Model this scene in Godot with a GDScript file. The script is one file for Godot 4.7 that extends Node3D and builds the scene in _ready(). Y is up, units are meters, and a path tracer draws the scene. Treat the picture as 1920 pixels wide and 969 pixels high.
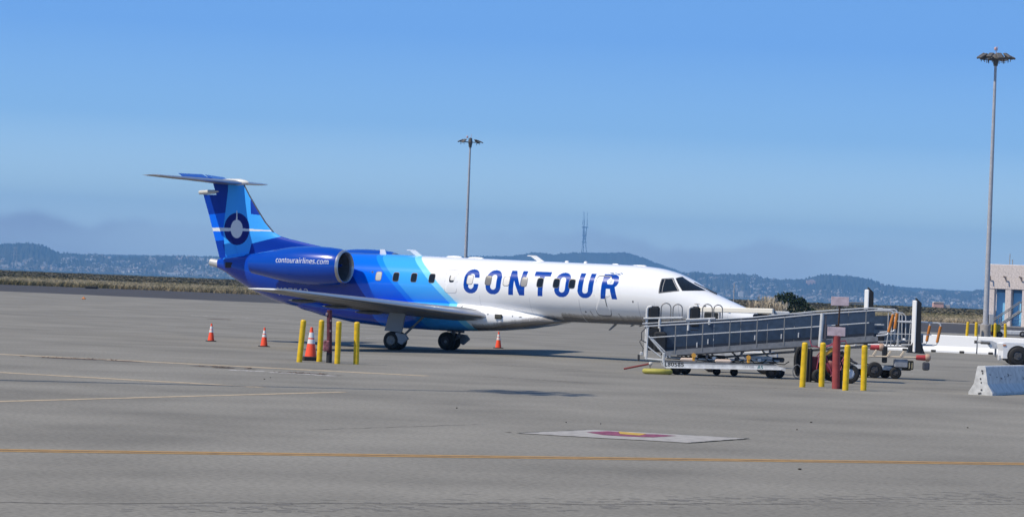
extends Node3D
# A regional jet parked on an airport apron, seen through a long lens across to hazy hills on the far side of a bay.

# ---------------------------------------------------------------- mesh builder
class MB:
	var v := PackedVector3Array()
	var n := PackedVector3Array()
	var t := PackedVector2Array()
	var c := PackedColorArray()
	var k := PackedInt32Array()
	var tint := Color.WHITE

	func put(p: Vector3, nn: Vector3, uv := Vector2.ZERO) -> int:
		v.append(p); n.append(nn); t.append(uv); c.append(tint)
		return v.size() - 1

	func tri(a: Vector3, b: Vector3, d: Vector3, out: Vector3, uva := Vector2.ZERO, uvb := Vector2.ZERO, uvd := Vector2.ZERO) -> void:
		var g := (b - a).cross(d - a)
		if g.length_squared() < 1e-14:
			return
		var nn := g.normalized()
		if nn.dot(out) < 0.0:
			nn = -nn
		var i := put(a, nn, uva)
		put(b, nn, uvb)
		put(d, nn, uvd)
		if g.dot(nn) > 0.0:
			k.append_array([i, i + 2, i + 1])
		else:
			k.append_array([i, i + 1, i + 2])

	func quad(a: Vector3, b: Vector3, d: Vector3, e: Vector3, out: Vector3) -> void:
		tri(a, b, d, out)
		tri(a, d, e, out)

	func box(at: Vector3, s: Vector3, b := Basis()) -> void:
		var h := s * 0.5
		for ax in 3:
			for sg in [-1.0, 1.0]:
				var u := Vector3.ZERO
				var w := Vector3.ZERO
				var o := Vector3.ZERO
				o[ax] = h[ax] * sg
				u[(ax + 1) % 3] = h[(ax + 1) % 3]
				w[(ax + 2) % 3] = h[(ax + 2) % 3]
				quad(at + b * (o - u - w), at + b * (o + u - w), at + b * (o + u + w), at + b * (o - u + w), b * o)

	# a box with its twelve edges cut back
	func cbox(at: Vector3, s: Vector3, ch := 0.02, b := Basis()) -> void:
		var rings: Array = []
		var hx := s.x * 0.5
		var hz := s.z * 0.5
		var hy := s.y * 0.5
		for q in [[-hy, ch], [-hy + ch, 0.0], [hy - ch, 0.0], [hy, ch]]:
			var r: Array = []
			var x: float = hx - q[1]
			var z: float = hz - q[1]
			for p in [Vector2(x, z - ch), Vector2(x - ch, z), Vector2(-x + ch, z), Vector2(-x, z - ch), Vector2(-x, -z + ch), Vector2(-x + ch, -z), Vector2(x - ch, -z), Vector2(x, -z + ch)]:
				r.append(at + b * Vector3(p.x, q[0], p.y))
			rings.append(r)
		hull(rings, at)

	# flat faced stack of rings, closed at both ends
	func hull(rings: Array, mid: Vector3) -> void:
		for i in rings.size() - 1:
			var m: int = rings[i].size()
			for j in m:
				var a: Vector3 = rings[i][j]
				var b: Vector3 = rings[i][(j + 1) % m]
				var d: Vector3 = rings[i + 1][(j + 1) % m]
				var e: Vector3 = rings[i + 1][j]
				quad(a, b, d, e, (a + d) * 0.5 - (mid if rings.size() < 6 else centre(rings[i]).lerp(centre(rings[i + 1]), 0.5)))
		cap(rings[0], centre(rings[0]) - centre(rings[1]))
		cap(rings[-1], centre(rings[-1]) - centre(rings[-2]))

	func centre(r: Array) -> Vector3:
		var s := Vector3.ZERO
		for p in r:
			s += p
		return s / r.size()

	func cap(r: Array, out: Vector3) -> void:
		var m := centre(r)
		for j in r.size():
			tri(m, r[j], r[(j + 1) % r.size()], out)

	# smooth open sheet of rows of points, turned to face «out»
	func sheet(rows: Array, out: Vector3, uvs = null, wrap := false) -> void:
		var h := rows.size()
		var w: int = rows[0].size()
		var nn := PackedVector3Array()
		nn.resize(h * w)
		var side := 0.0
		for i in h - 1:
			for j in (w if wrap else w - 1):
				var j2 := (j + 1) % w
				var a: Vector3 = rows[i][j]
				var b: Vector3 = rows[i][j2]
				var d: Vector3 = rows[i + 1][j2]
				var e: Vector3 = rows[i + 1][j]
				var g := (d - a).cross(e - b)
				if g.length_squared() > 1e-18:
					side += g.normalized().dot(out) if not wrap else 0.0
				for q in [i * w + j, i * w + j2, (i + 1) * w + j2, (i + 1) * w + j]:
					nn[q] += g
		if wrap:
			for i in h:
				var m := centre(rows[i])
				for j in w:
					side += nn[i * w + j].dot(rows[i][j] - m)
		var sg := 1.0 if side >= 0.0 else -1.0
		var base := v.size()
		for i in h:
			for j in w:
				put(rows[i][j], (nn[i * w + j] * sg).normalized(), uvs[i][j] if uvs != null else Vector2.ZERO)
		for i in h - 1:
			for j in (w if wrap else w - 1):
				var j2 := (j + 1) % w
				var a := base + i * w + j
				var b := base + i * w + j2
				var d := base + (i + 1) * w + j2
				var e := base + (i + 1) * w + j
				if sg > 0.0:
					k.append_array([a, d, b, a, e, d])
				else:
					k.append_array([a, b, d, a, d, e])

	func ring(at: Vector3, axis: Vector3, r: float, seg: int) -> Array:
		var u := axis.cross(Vector3.UP if absf(axis.y) < 0.9 else Vector3.RIGHT).normalized()
		var w := axis.cross(u).normalized()
		var o: Array = []
		for i in seg:
			var a := TAU * i / seg
			o.append(at + (u * cos(a) + w * sin(a)) * r)
		return o

	func tube(a: Vector3, b: Vector3, r0: float, r1 := -1.0, seg := 10) -> void:
		if r1 < 0.0:
			r1 = r0
		var ax := (b - a).normalized()
		var p := ring(a, ax, r0, seg)
		var q := ring(b, ax, r1, seg)
		sheet([p, q], ax, null, true)
		cap(p, -ax)
		cap(q, ax)

	func pipe(pts: Array, r: float, seg := 8) -> void:
		var rows: Array = []
		for i in pts.size():
			var d: Vector3 = (pts[mini(i + 1, pts.size() - 1)] - pts[maxi(i - 1, 0)]).normalized()
			var u: Vector3 = d.cross(Vector3.UP)
			if absf(d.y) > 0.93:
				u = d.cross(Vector3(0, 0.0, 1.0))
			u = u.normalized()
			if i > 0:
				var pu: Vector3 = rows[i - 1][0] - pts[i - 1]
				u = (pu - d * pu.dot(d)).normalized()
			var w := d.cross(u)
			var o: Array = []
			for j in seg:
				var a := TAU * j / seg
				o.append(pts[i] + (u * cos(a) + w * sin(a)) * r)
			rows.append(o)
		sheet(rows, Vector3.UP, null, true)
		cap(rows[0], pts[0] - pts[1])
		cap(rows[-1], pts[-1] - pts[-2])

	# (along, radius) pairs turned about the line through «at» along «axis»
	func lathe(prof: Array, at: Vector3, axis: Vector3, seg := 28) -> void:
		var rows: Array = []
		for p in prof:
			rows.append(ring(at + axis * p.x, axis, maxf(p.y, 0.0005), seg))
		sheet(rows, axis, null, true)

	# flat polygon in x, y pushed from z0 to z1, then placed
	func prism(poly: Array, z0: float, z1: float, x := Transform3D()) -> void:
		var pk := PackedVector2Array(poly)
		var ids := Geometry2D.triangulate_polygon(pk)
		for s in [[z0, Vector3(0, 0, signf(z0 - z1))], [z1, Vector3(0, 0, signf(z1 - z0))]]:
			for i in range(0, ids.size(), 3):
				tri(x * Vector3(pk[ids[i]].x, pk[ids[i]].y, s[0]), x * Vector3(pk[ids[i + 1]].x, pk[ids[i + 1]].y, s[0]), x * Vector3(pk[ids[i + 2]].x, pk[ids[i + 2]].y, s[0]), x.basis * s[1])
		var turn := 1.0 if Geometry2D.is_polygon_clockwise(pk) else -1.0
		for i in pk.size():
			var a := pk[i]
			var b := pk[(i + 1) % pk.size()]
			var o := Vector3(-(b - a).y, (b - a).x, 0.0) * turn
			quad(x * Vector3(a.x, a.y, z0), x * Vector3(b.x, b.y, z0), x * Vector3(b.x, b.y, z1), x * Vector3(a.x, a.y, z1), x.basis * o)

	# level polygon in x, z at height y
	func flat(poly: Array, y := 0.0) -> void:
		var pk := PackedVector2Array(poly)
		var ids := Geometry2D.triangulate_polygon(pk)
		for i in range(0, ids.size(), 3):
			var a := pk[ids[i]]
			var b := pk[ids[i + 1]]
			var d := pk[ids[i + 2]]
			tri(Vector3(a.x, y, a.y), Vector3(b.x, y, b.y), Vector3(d.x, y, d.y), Vector3.UP)

	func mesh() -> ArrayMesh:
		var a := []
		a.resize(Mesh.ARRAY_MAX)
		a[Mesh.ARRAY_VERTEX] = v
		a[Mesh.ARRAY_NORMAL] = n
		a[Mesh.ARRAY_TEX_UV] = t
		a[Mesh.ARRAY_COLOR] = c
		a[Mesh.ARRAY_INDEX] = k
		var m := ArrayMesh.new()
		m.add_surface_from_arrays(Mesh.PRIMITIVE_TRIANGLES, a)
		return m

# ---------------------------------------------------------------- naming and tagging
var used := {}

func numbered(called: String) -> String:
	var i: int = used.get(called, -1) + 1
	used[called] = i
	return called if i == 0 else "%s_%03d" % [called, i]

func tag(o: Node, label: String, category: String, group := "") -> void:
	o.set_meta("label", label)
	o.set_meta("category", category)
	if group:
		o.set_meta("group", group)

func thing(called: String, label: String, category: String, at := Vector3.ZERO, turn := 0.0, group := "") -> Node3D:
	var o := Node3D.new()
	o.name = numbered(called)
	add_child(o, true)
	o.position = at
	o.rotation.y = turn
	tag(o, label, category, group)
	return o

func part(called: String, b: MB, m: Material, parent: Node) -> MeshInstance3D:
	var o := MeshInstance3D.new()
	var nr := 0
	var nm := called
	while parent.has_node(nm):
		nr += 1
		nm = "%s_%03d" % [called, nr]
	o.name = nm
	o.mesh = b.mesh()
	o.material_override = m
	parent.add_child(o, true)
	return o

func solo(called: String, b: MB, m: Material, label: String, category: String, at := Vector3.ZERO, group := "") -> MeshInstance3D:
	var o := MeshInstance3D.new()
	o.name = numbered(called)
	o.mesh = b.mesh()
	o.material_override = m
	add_child(o, true)
	o.position = at
	tag(o, label, category, group)
	return o

func struct(called: String, b: MB, m: Material, kind := "structure", label := "", parent: Node = self) -> MeshInstance3D:
	var o := MeshInstance3D.new()
	o.name = numbered(called)
	o.mesh = b.mesh()
	o.material_override = m
	parent.add_child(o, true)
	if parent == self:
		o.set_meta("kind", kind)
	if label:
		o.set_meta("label", label)
	return o

func dup(src: Node3D, at: Vector3, label: String, turn := 0.0) -> Node3D:
	var o: Node3D = src.duplicate()
	o.name = numbered(String(src.name).rstrip("0123456789").rstrip("_"))
	add_child(o, true)
	o.position = at
	o.rotation.y = turn
	o.set_meta("label", label)
	return o

# ---------------------------------------------------------------- materials
var grime: NoiseTexture2D
var soot: NoiseTexture2D

func noise_tex(f: float, oct: int, s: int, lo: float, hi: float, seed_: int, tone := Color.WHITE, kind := FastNoiseLite.TYPE_SIMPLEX_SMOOTH) -> NoiseTexture2D:
	var nz := FastNoiseLite.new()
	nz.noise_type = kind
	nz.seed = seed_
	nz.frequency = f
	nz.fractal_octaves = oct
	var g := Gradient.new()
	g.offsets = PackedFloat32Array([0.0, 0.35, 0.65, 1.0])
	var a := Color(lo, lo, lo)
	var b := Color(hi, hi, hi) * tone
	g.colors = PackedColorArray([a, a.lerp(b, 0.45), a.lerp(b, 0.7), b])
	var t := NoiseTexture2D.new()
	t.width = s
	t.height = s
	t.seamless = true
	t.noise = nz
	t.color_ramp = g
	return t

# r, g, b are linear base colours; worn > 0 lays a mottled tone over the colour
func mat(r: float, g: float, b: float, rough := 0.6, metal := 0.0, worn := 0.0) -> StandardMaterial3D:
	var m := StandardMaterial3D.new()
	m.albedo_color = Color(r, g, b).linear_to_srgb()
	m.roughness = rough
	m.metallic = metal
	if worn > 0.0:
		m.albedo_texture = grime if worn < 0.5 else soot
		m.uv1_triplanar = true
		m.uv1_scale = Vector3.ONE * 0.6
	return m

var M := {}

# ---------------------------------------------------------------- jet: body shape
# x along the nose (0 at the main wheels), top, bottom, half width
var ST := [[-9.75, 3.16, 2.88, 0.13], [-9.3, 3.30, 2.70, 0.27], [-8.6, 3.42, 2.34, 0.50], [-7.9, 3.50, 2.02, 0.68], [-7.0, 3.58, 1.70, 0.86], [-6.2, 3.62, 1.50, 0.97], [-5.0, 3.64, 1.36, 1.08], [-3.7, 3.65, 1.32, 1.13], [-2.2, 3.64, 1.32, 1.14], [0.0, 3.62, 1.32, 1.14], [4.5, 3.58, 1.32, 1.14], [9.0, 3.545, 1.33, 1.14], [10.0, 3.48, 1.33, 1.125], [10.65, 3.36, 1.33, 1.09], [11.4, 3.09, 1.33, 1.01], [12.1, 2.72, 1.335, 0.90], [12.8, 2.44, 1.35, 0.77], [13.6, 2.14, 1.39, 0.58], [14.1, 1.93, 1.43, 0.42], [14.45, 1.75, 1.49, 0.25], [14.65, 1.60, 1.58, 0.03]]

func st_slope(i: int, q: int) -> float:
	var last := ST.size() - 1
	if i == 0 or i == last:
		var i0 := 0 if i == 0 else last - 1
		return (ST[i0 + 1][q] - ST[i0][q]) / (ST[i0 + 1][0] - ST[i0][0])
	var a: float = (ST[i][q] - ST[i - 1][q]) / (ST[i][0] - ST[i - 1][0])
	var b: float = (ST[i + 1][q] - ST[i][q]) / (ST[i + 1][0] - ST[i][0])
	return 0.0 if a * b <= 0.0 else 2.0 * a * b / (a + b)

func sec(x: float) -> Vector3:
	x = clampf(x, ST[0][0], ST[-1][0] - 1e-5)
	var i := 0
	while ST[i + 1][0] <= x:
		i += 1
	var h: float = ST[i + 1][0] - ST[i][0]
	var t: float = (x - ST[i][0]) / h
	var o := Vector3.ZERO
	for q in 3:
		o[q] = ST[i][q + 1] * (2 * t * t * t - 3 * t * t + 1) + h * st_slope(i, q + 1) * (t * t * t - 2 * t * t + t) + ST[i + 1][q + 1] * (3 * t * t - 2 * t * t * t) + h * st_slope(i + 1, q + 1) * (t * t * t - t * t)
	return o

# point of the starboard skin that has this x and y, pushed out by «off»
func skin(x: float, y: float, off := 0.0) -> Vector3:
	var s := sec(x)
	var cy := (s.x + s.y) * 0.5
	var ry := (s.x - s.y) * 0.5
	var u := clampf((y - cy) / ry, -0.999, 0.999)
	var z := s.z * sqrt(1.0 - u * u)
	var nn := Vector3(0, u / ry, z / (s.z * s.z)).normalized()
	return Vector3(x, cy + u * ry, z) + nn * off

func livery_uv(x: float, y: float, port := false) -> Vector2:
	var vv := clampf((6.9 - y) / 12.8, 0.002, 0.498)
	return Vector2((x + 11.0) / 26.0, vv + (0.5 if port else 0.0))

# a rounded patch of skin, or a band of it when «inner» is above 0
func skin_patch(cx: float, cy: float, w: float, h: float, off: float, inner := 0.0, pw := 4.0) -> MB:
	var b := MB.new()
	var rows: Array = []
	var uvs: Array = []
	var steps := 4
	for i in steps + 1:
		var f: float = lerpf(maxf(inner, 0.001), 1.0, float(i) / steps)
		var r: Array = []
		var q: Array = []
		for j in 25:
			var a := TAU * j / 24.0
			var ex := signf(cos(a)) * pow(absf(cos(a)), 2.0 / pw)
			var ey := signf(sin(a)) * pow(absf(sin(a)), 2.0 / pw)
			var p := Vector2(cx + ex * w * 0.5 * f, cy + ey * h * 0.5 * f)
			r.append(skin(p.x, p.y, off if i < steps or inner > 0.0 else off * 0.3))
			q.append(livery_uv(p.x, p.y))
		rows.append(r)
		uvs.append(q)
	b.sheet(rows, Vector3(0, 0, 1), uvs)
	return b

func skin_quad(p: Array, off: float) -> MB:
	var b := MB.new()
	var rows: Array = []
	for i in 9:
		var r: Array = []
		for j in 9:
			var q: Vector2 = (p[0] as Vector2).lerp(p[1], i / 8.0).lerp((p[3] as Vector2).lerp(p[2], i / 8.0), j / 8.0)
			r.append(skin(q.x, q.y, off))
		rows.append(r)
	b.sheet(rows, Vector3(0, 0.2, 1))
	return b

# thin strip of skin along a line of (x, y) points
func skin_line(pts: Array, w: float, off: float) -> MB:
	var b := MB.new()
	for i in pts.size() - 1:
		var d: Vector2 = (pts[i + 1] - pts[i]).normalized()
		var s := Vector2(-d.y, d.x) * w * 0.5
		var rows: Array = []
		for m in 7:
			var q: Vector2 = (pts[i] as Vector2).lerp(pts[i + 1], m / 6.0)
			rows.append([skin(q.x + s.x, q.y + s.y, off), skin(q.x - s.x, q.y - s.y, off)])
		b.sheet(rows, Vector3(0, 0, 1))
	return b

# ---------------------------------------------------------------- livery picture
func dot(img: Image, contours: Array, col: Color, port := false) -> void:
	var row0 := 512 if port else 0
	var lo := 1e9
	var hi := -1e9
	for ct in contours:
		for p in ct:
			lo = minf(lo, p.y)
			hi = maxf(hi, p.y)
	for row in range(maxi(0, int((6.9 - hi) * 80.0) - 1), mini(511, int((6.9 - lo) * 80.0) + 1) + 1):
		var y := 6.9 - (row + 0.5) / 80.0
		var xs: Array = []
		for ct in contours:
			for i in ct.size():
				var a: Vector2 = ct[i]
				var b: Vector2 = ct[(i + 1) % ct.size()]
				if (a.y > y) != (b.y > y):
					xs.append(a.x + (y - a.y) / (b.y - a.y) * (b.x - a.x))
		xs.sort()
		for i in range(0, xs.size() - 1, 2):
			var x0 := clampi(roundi((xs[i] + 11.0) * 2048.0 / 26.0), 0, 2048)
			var x1 := clampi(roundi((xs[i + 1] + 11.0) * 2048.0 / 26.0), 0, 2048)
			if x1 > x0:
				img.fill_rect(Rect2i(x0, row + row0, x1 - x0, 1), col)

func rrect(x0: float, x1: float, y0: float, y1: float, r: float) -> Array:
	var o: Array = []
	for q in [[x1 - r, y1 - r, 0.0], [x0 + r, y1 - r, 0.25], [x0 + r, y0 + r, 0.5], [x1 - r, y0 + r, 0.75]]:
		for i in 7:
			var a: float = TAU * (q[2] + i / 24.0)
			o.append(Vector2(q[0] + cos(a) * r, q[1] + sin(a) * r))
	return o

func oval(cx: float, cy: float, rx: float, ry: float) -> Array:
	var o: Array = []
	for i in 40:
		o.append(Vector2(cx + cos(TAU * i / 40.0) * rx, cy + sin(TAU * i / 40.0) * ry))
	return o

func make_livery() -> ImageTexture:
	var img := Image.create_empty(2048, 1024, false, Image.FORMAT_RGB8)
	var white := Color(0.93, 0.935, 0.945)
	var light := Color(0.50, 0.85, 1.0)
	var sky2 := Color(0.24, 0.66, 1.0)
	var sky1 := Color(0.08, 0.54, 0.99)
	var blue := Color(0.0, 0.425, 0.96)
	var navy := Color(0.0, 0.235, 0.655)
	var ink := Color(0.0, 0.25, 0.63)
	img.fill(white)
	var d := [Vector2(-0.31, 3.85), Vector2(-0.04, 3.6), Vector2(0.74, 3.05), Vector2(1.79, 2.1), Vector2(2.75, 1.1), Vector2(3.3, 0.5)]
	var cc := [Vector2(-0.68, 3.85), Vector2(-0.33, 3.6), Vector2(0.38, 3.07), Vector2(1.44, 2.11), Vector2(2.4, 1.1), Vector2(2.95, 0.5)]
	var bb := [Vector2(-1.95, 3.85), Vector2(-1.66, 3.53), Vector2(-0.56, 2.57), Vector2(-0.08, 2.08), Vector2(0.6, 1.2), Vector2(1.2, 0.5)]
	var aa := [Vector2(-2.28, 3.85), Vector2(-1.97, 3.55), Vector2(-1.19, 2.89), Vector2(-0.39, 2.13), Vector2(0.32, 1.2), Vector2(0.9, 0.5)]
	var nn := [Vector2(-3.55, 3.85), Vector2(-3.25, 3.55), Vector2(-2.44, 2.54), Vector2(-2.03, 1.94), Vector2(-1.5, 1.2), Vector2(-1.0, 0.5)]
	for port in [false, true]:
		for q in [[d, light], [cc, sky2], [bb, sky1], [aa, blue], [nn, navy]]:
			var poly: Array = q[0].duplicate()
			poly.append_array([Vector2(-11.0, 0.5), Vector2(-11.0, 3.85)])
			dot(img, [poly], q[1], port)
		# fin: navy ground, a sky coloured column that widens forward, blue bands on the rudder, the round badge
		dot(img, [[Vector2(-11, 3.6), Vector2(-2, 3.6), Vector2(-2, 6.9), Vector2(-11, 6.9)]], navy, port)
		dot(img, [[Vector2(-10.6, 4.93), Vector2(-9.2, 5.08), Vector2(-9.2, 3.98), Vector2(-10.2, 3.90)]], blue, port)
		dot(img, [[Vector2(-9.26, 6.9), Vector2(-9.28, 5.85), Vector2(-9.36, 5.14), Vector2(-9.46, 4.4), Vector2(-9.37, 3.6), Vector2(-9.28, 3.2), Vector2(-8.22, 3.37), Vector2(-8.06, 3.86), Vector2(-6.61, 4.2), Vector2(-6.0, 4.4), Vector2(-7.0, 4.95), Vector2(-7.62, 5.0), Vector2(-8.12, 5.04), Vector2(-8.2, 5.6), Vector2(-8.1, 6.9)]], sky2, port)
		dot(img, [oval(-8.78, 4.43, 0.63, 0.64)], Color(0.02, 0.13, 0.48), port)
		dot(img, [oval(-8.78, 4.43, 0.30, 0.37)], Color(0.88, 0.89, 0.91), port)
		dot(img, [[Vector2(-10.3, 4.45), Vector2(-10.3, 4.30), Vector2(-8.8, 4.34), Vector2(-7.0, 4.385), Vector2(-7.0, 4.415), Vector2(-8.8, 4.47)]], Color(0.88, 0.89, 0.91), port)
		dot(img, [[Vector2(-8.83, 4.7), Vector2(-8.81, 5.16), Vector2(-8.78, 5.16), Vector2(-8.74, 4.7)]], Color(0.88, 0.89, 0.91), port)
		# name along the cabin; the far side reads towards the tail
		var s := 0.205
		var y0 := 2.26
		var y1 := 3.17
		var shapes := [
			[rrect(2.36, 3.0, y0, y1, 0.30), rrect(2.36 + s, 3.0 - s, y0 + 0.17, y1 - 0.17, 0.11)],
			[rrect(3.32, 3.97, y0, y1, 0.30), rrect(3.32 + s, 3.97 - s, y0 + 0.17, y1 - 0.17, 0.12)],
			[[Vector2(4.31, y0), Vector2(4.31, y1), Vector2(4.53, y1), Vector2(4.79, 2.62), Vector2(4.79, y1), Vector2(5.0, y1), Vector2(5.0, y0), Vector2(4.78, y0), Vector2(4.52, 2.80), Vector2(4.52, y0)]],
			[[Vector2(5.33, y1), Vector2(6.01, y1), Vector2(6.01, y1 - 0.17), Vector2(5.775, y1 - 0.17), Vector2(5.775, y0), Vector2(5.565, y0), Vector2(5.565, y1 - 0.17), Vector2(5.33, y1 - 0.17)]],
			[rrect(6.26, 6.91, y0, y1, 0.30), rrect(6.26 + s, 6.91 - s, y0 + 0.17, y1 - 0.17, 0.12)],
			[rrect(7.24, 7.88, y0, y1 + 0.6, 0.30), rrect(7.24 + s, 7.88 - s, y0 + 0.17, y1 + 0.8, 0.11)],
			[[Vector2(8.22, y0), Vector2(8.22, y1), Vector2(8.70, y1), Vector2(8.84, y1 - 0.07), Vector2(8.89, y1 - 0.2), Vector2(8.89, 2.85), Vector2(8.84, 2.76), Vector2(8.77, 2.71), Vector2(8.91, y0), Vector2(8.69, y0), Vector2(8.58, 2.64), Vector2(8.43, 2.64), Vector2(8.43, y0)], rrect(8.43, 8.69, 2.80, y1 - 0.17, 0.06)]]
		for i in shapes.size():
			var sh: Array = shapes[i]
			if port:
				var fl: Array = []
				for ct in sh:
					var o: Array = []
					for p in ct:
						o.append(Vector2(11.27 - p.x, p.y))
					fl.append(o)
				sh = fl
			dot(img, sh, ink, port)
			if i == 0:
				dot(img, [[Vector2(2.75, 2.62), Vector2(3.05, 2.62), Vector2(3.05, 2.86), Vector2(2.75, 2.86)] if not port else [Vector2(8.52, 2.62), Vector2(8.22, 2.62), Vector2(8.22, 2.86), Vector2(8.52, 2.86)]], white, port)
			if i == 5:
				dot(img, [[Vector2(7.1, y1), Vector2(8.0, y1), Vector2(8.0, 3.9), Vector2(7.1, 3.9)] if not port else [Vector2(4.17, y1), Vector2(3.27, y1), Vector2(3.27, 3.9), Vector2(4.17, 3.9)]], white, port)
		# belly shade painted into the livery: greys darkening downwards, uneven upper edge
		var edge_noise := FastNoiseLite.new()
		edge_noise.seed = 17
		edge_noise.frequency = 0.9
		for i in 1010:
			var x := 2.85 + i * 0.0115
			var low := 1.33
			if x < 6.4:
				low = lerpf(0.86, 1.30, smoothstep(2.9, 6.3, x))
			var top_y: float = low + (0.27 if x > 6.4 else 0.20) + 0.07 * edge_noise.get_noise_1d(x) + 0.03 * edge_noise.get_noise_1d(x * 9.0)
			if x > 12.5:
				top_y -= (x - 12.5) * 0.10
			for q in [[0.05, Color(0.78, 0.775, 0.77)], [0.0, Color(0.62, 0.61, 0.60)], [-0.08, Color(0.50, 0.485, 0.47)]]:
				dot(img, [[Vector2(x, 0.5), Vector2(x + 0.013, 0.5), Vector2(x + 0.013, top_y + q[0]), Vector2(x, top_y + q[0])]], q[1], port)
		# drain holes and small placards
		for q in [[2.35, 1.74, 0.03, 0.03], [3.55, 1.50, 0.03, 0.03], [4.55, 1.47, 0.02, 0.03], [4.85, 1.44, 0.06, 0.02], [9.55, 2.2, 0.03, 0.04], [-1.75, 2.92, 0.05, 0.03], [11.9, 2.05, 0.08, 0.05], [10.2, 1.95, 0.05, 0.03], [7.5, 1.75, 0.03, 0.03], [12.35, 2.12, 0.05, 0.05]]:
			dot(img, [oval(q[0], q[1], q[2], q[3])], Color(0.36, 0.37, 0.39), port)
		# panel seams, a fingertip wide
		for x in [3.05, 5.2, 7.3, 9.75, 10.4, 11.35, 12.0, 13.2]:
			dot(img, [[Vector2(x, 1.3), Vector2(x + 0.014, 1.3), Vector2(x + 0.014, 2.2), Vector2(x, 2.2)]], Color(0.80, 0.81, 0.83), port)
	return ImageTexture.create_from_image(img)

# ---------------------------------------------------------------- foil shaped surfaces
func half_thick(f: float) -> float:
	return 5.0 * (0.2969 * sqrt(f) - 0.126 * f - 0.3516 * f * f + 0.2843 * f * f * f - 0.1036 * f * f * f * f)

# sections: [leading edge, chord, thickness ratio, hinge place along the chord if it is not the given one]; level foils thicken in y, upright ones in z
func foil(b: MB, secs: Array, f0: float, f1: float, upright := false, drop := 0.0, livery := false) -> void:
	for side in [1.0, -1.0]:
		var rows: Array = []
		var uvs: Array = []
		for s in secs:
			var r: Array = []
			var q: Array = []
			for i in 15:
				var e := i / 14.0
				var g0: float = f0
				var g1: float = f1
				if s.size() > 3:
					if f0 > 0.5:
						g0 = s[3] + 0.002
					elif f1 > 0.5:
						g1 = s[3]
				var f: float = lerpf(g0, g1, e * e if f0 < 0.01 else e)
				var h: float = half_thick(f) * s[2] * s[1] * side
				var p: Vector3 = s[0] + Vector3(-f * s[1], 0, 0)
				if upright:
					p.z += h
				else:
					p.y += h + drop * (f - f0) * s[1] + (0.012 * sin(f * PI) * s[1])
				r.append(p)
				q.append(livery_uv(p.x, p.y, side < 0.0))
			rows.append(r)
			uvs.append(q)
		b.sheet(rows, Vector3(0, 0, side) if upright else Vector3(0, side, 0), uvs)
		for e2 in [0, -1]:
			# half of the end rib, from this side to the chord line
			var rr: Array = rows[e2]
			var mid: Array = []
			for i in 15:
				var p: Vector3 = rr[i]
				if upright:
					p.z = secs[e2][0].z
				else:
					p.y -= half_thick(lerpf(f0, f1, (i / 14.0) ** 2 if f0 < 0.01 else i / 14.0)) * secs[e2][2] * secs[e2][1] * side
				mid.append(p)
			var o: Vector3 = secs[e2][0] - secs[0 if e2 == -1 else -1][0]
			for i in 14:
				b.tri(rr[i], rr[i + 1], mid[i], o, livery_uv(rr[i].x, rr[i].y), livery_uv(rr[i].x, rr[i].y), livery_uv(rr[i].x, rr[i].y))
				b.tri(mid[i], rr[i + 1], mid[i + 1], o, livery_uv(rr[i].x, rr[i].y), livery_uv(rr[i].x, rr[i].y), livery_uv(rr[i].x, rr[i].y))

func mirror(secs: Array) -> Array:
	var o: Array = []
	for s in secs:
		o.append([Vector3(s[0].x, s[0].y, -s[0].z), s[1], s[2]])
	return o

# letters bent on to a surface: place(x, y) gives the point
func lettering(text: String, size: float, place: Callable, out: Vector3) -> MB:
	var f := SystemFont.new()
	f.font_names = PackedStringArray(["Droid Sans"])
	f.font_weight = 700 if text.begins_with("L") or text == "AS" else 400
	var tm := TextMesh.new()
	tm.text = text
	tm.font = f
	tm.font_size = 64
	tm.pixel_size = size / 64.0
	tm.depth = 0.0
	tm.curve_step = 2.0
	var a := tm.get_mesh_arrays()
	var vs: PackedVector3Array = a[Mesh.ARRAY_VERTEX]
	var ix: PackedInt32Array = a[Mesh.ARRAY_INDEX]
	var b := MB.new()
	for i in range(0, ix.size(), 3):
		b.tri(place.call(vs[ix[i]].x, vs[ix[i]].y), place.call(vs[ix[i + 1]].x, vs[ix[i + 1]].y), place.call(vs[ix[i + 2]].x, vs[ix[i + 2]].y), out)
	return b

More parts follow.
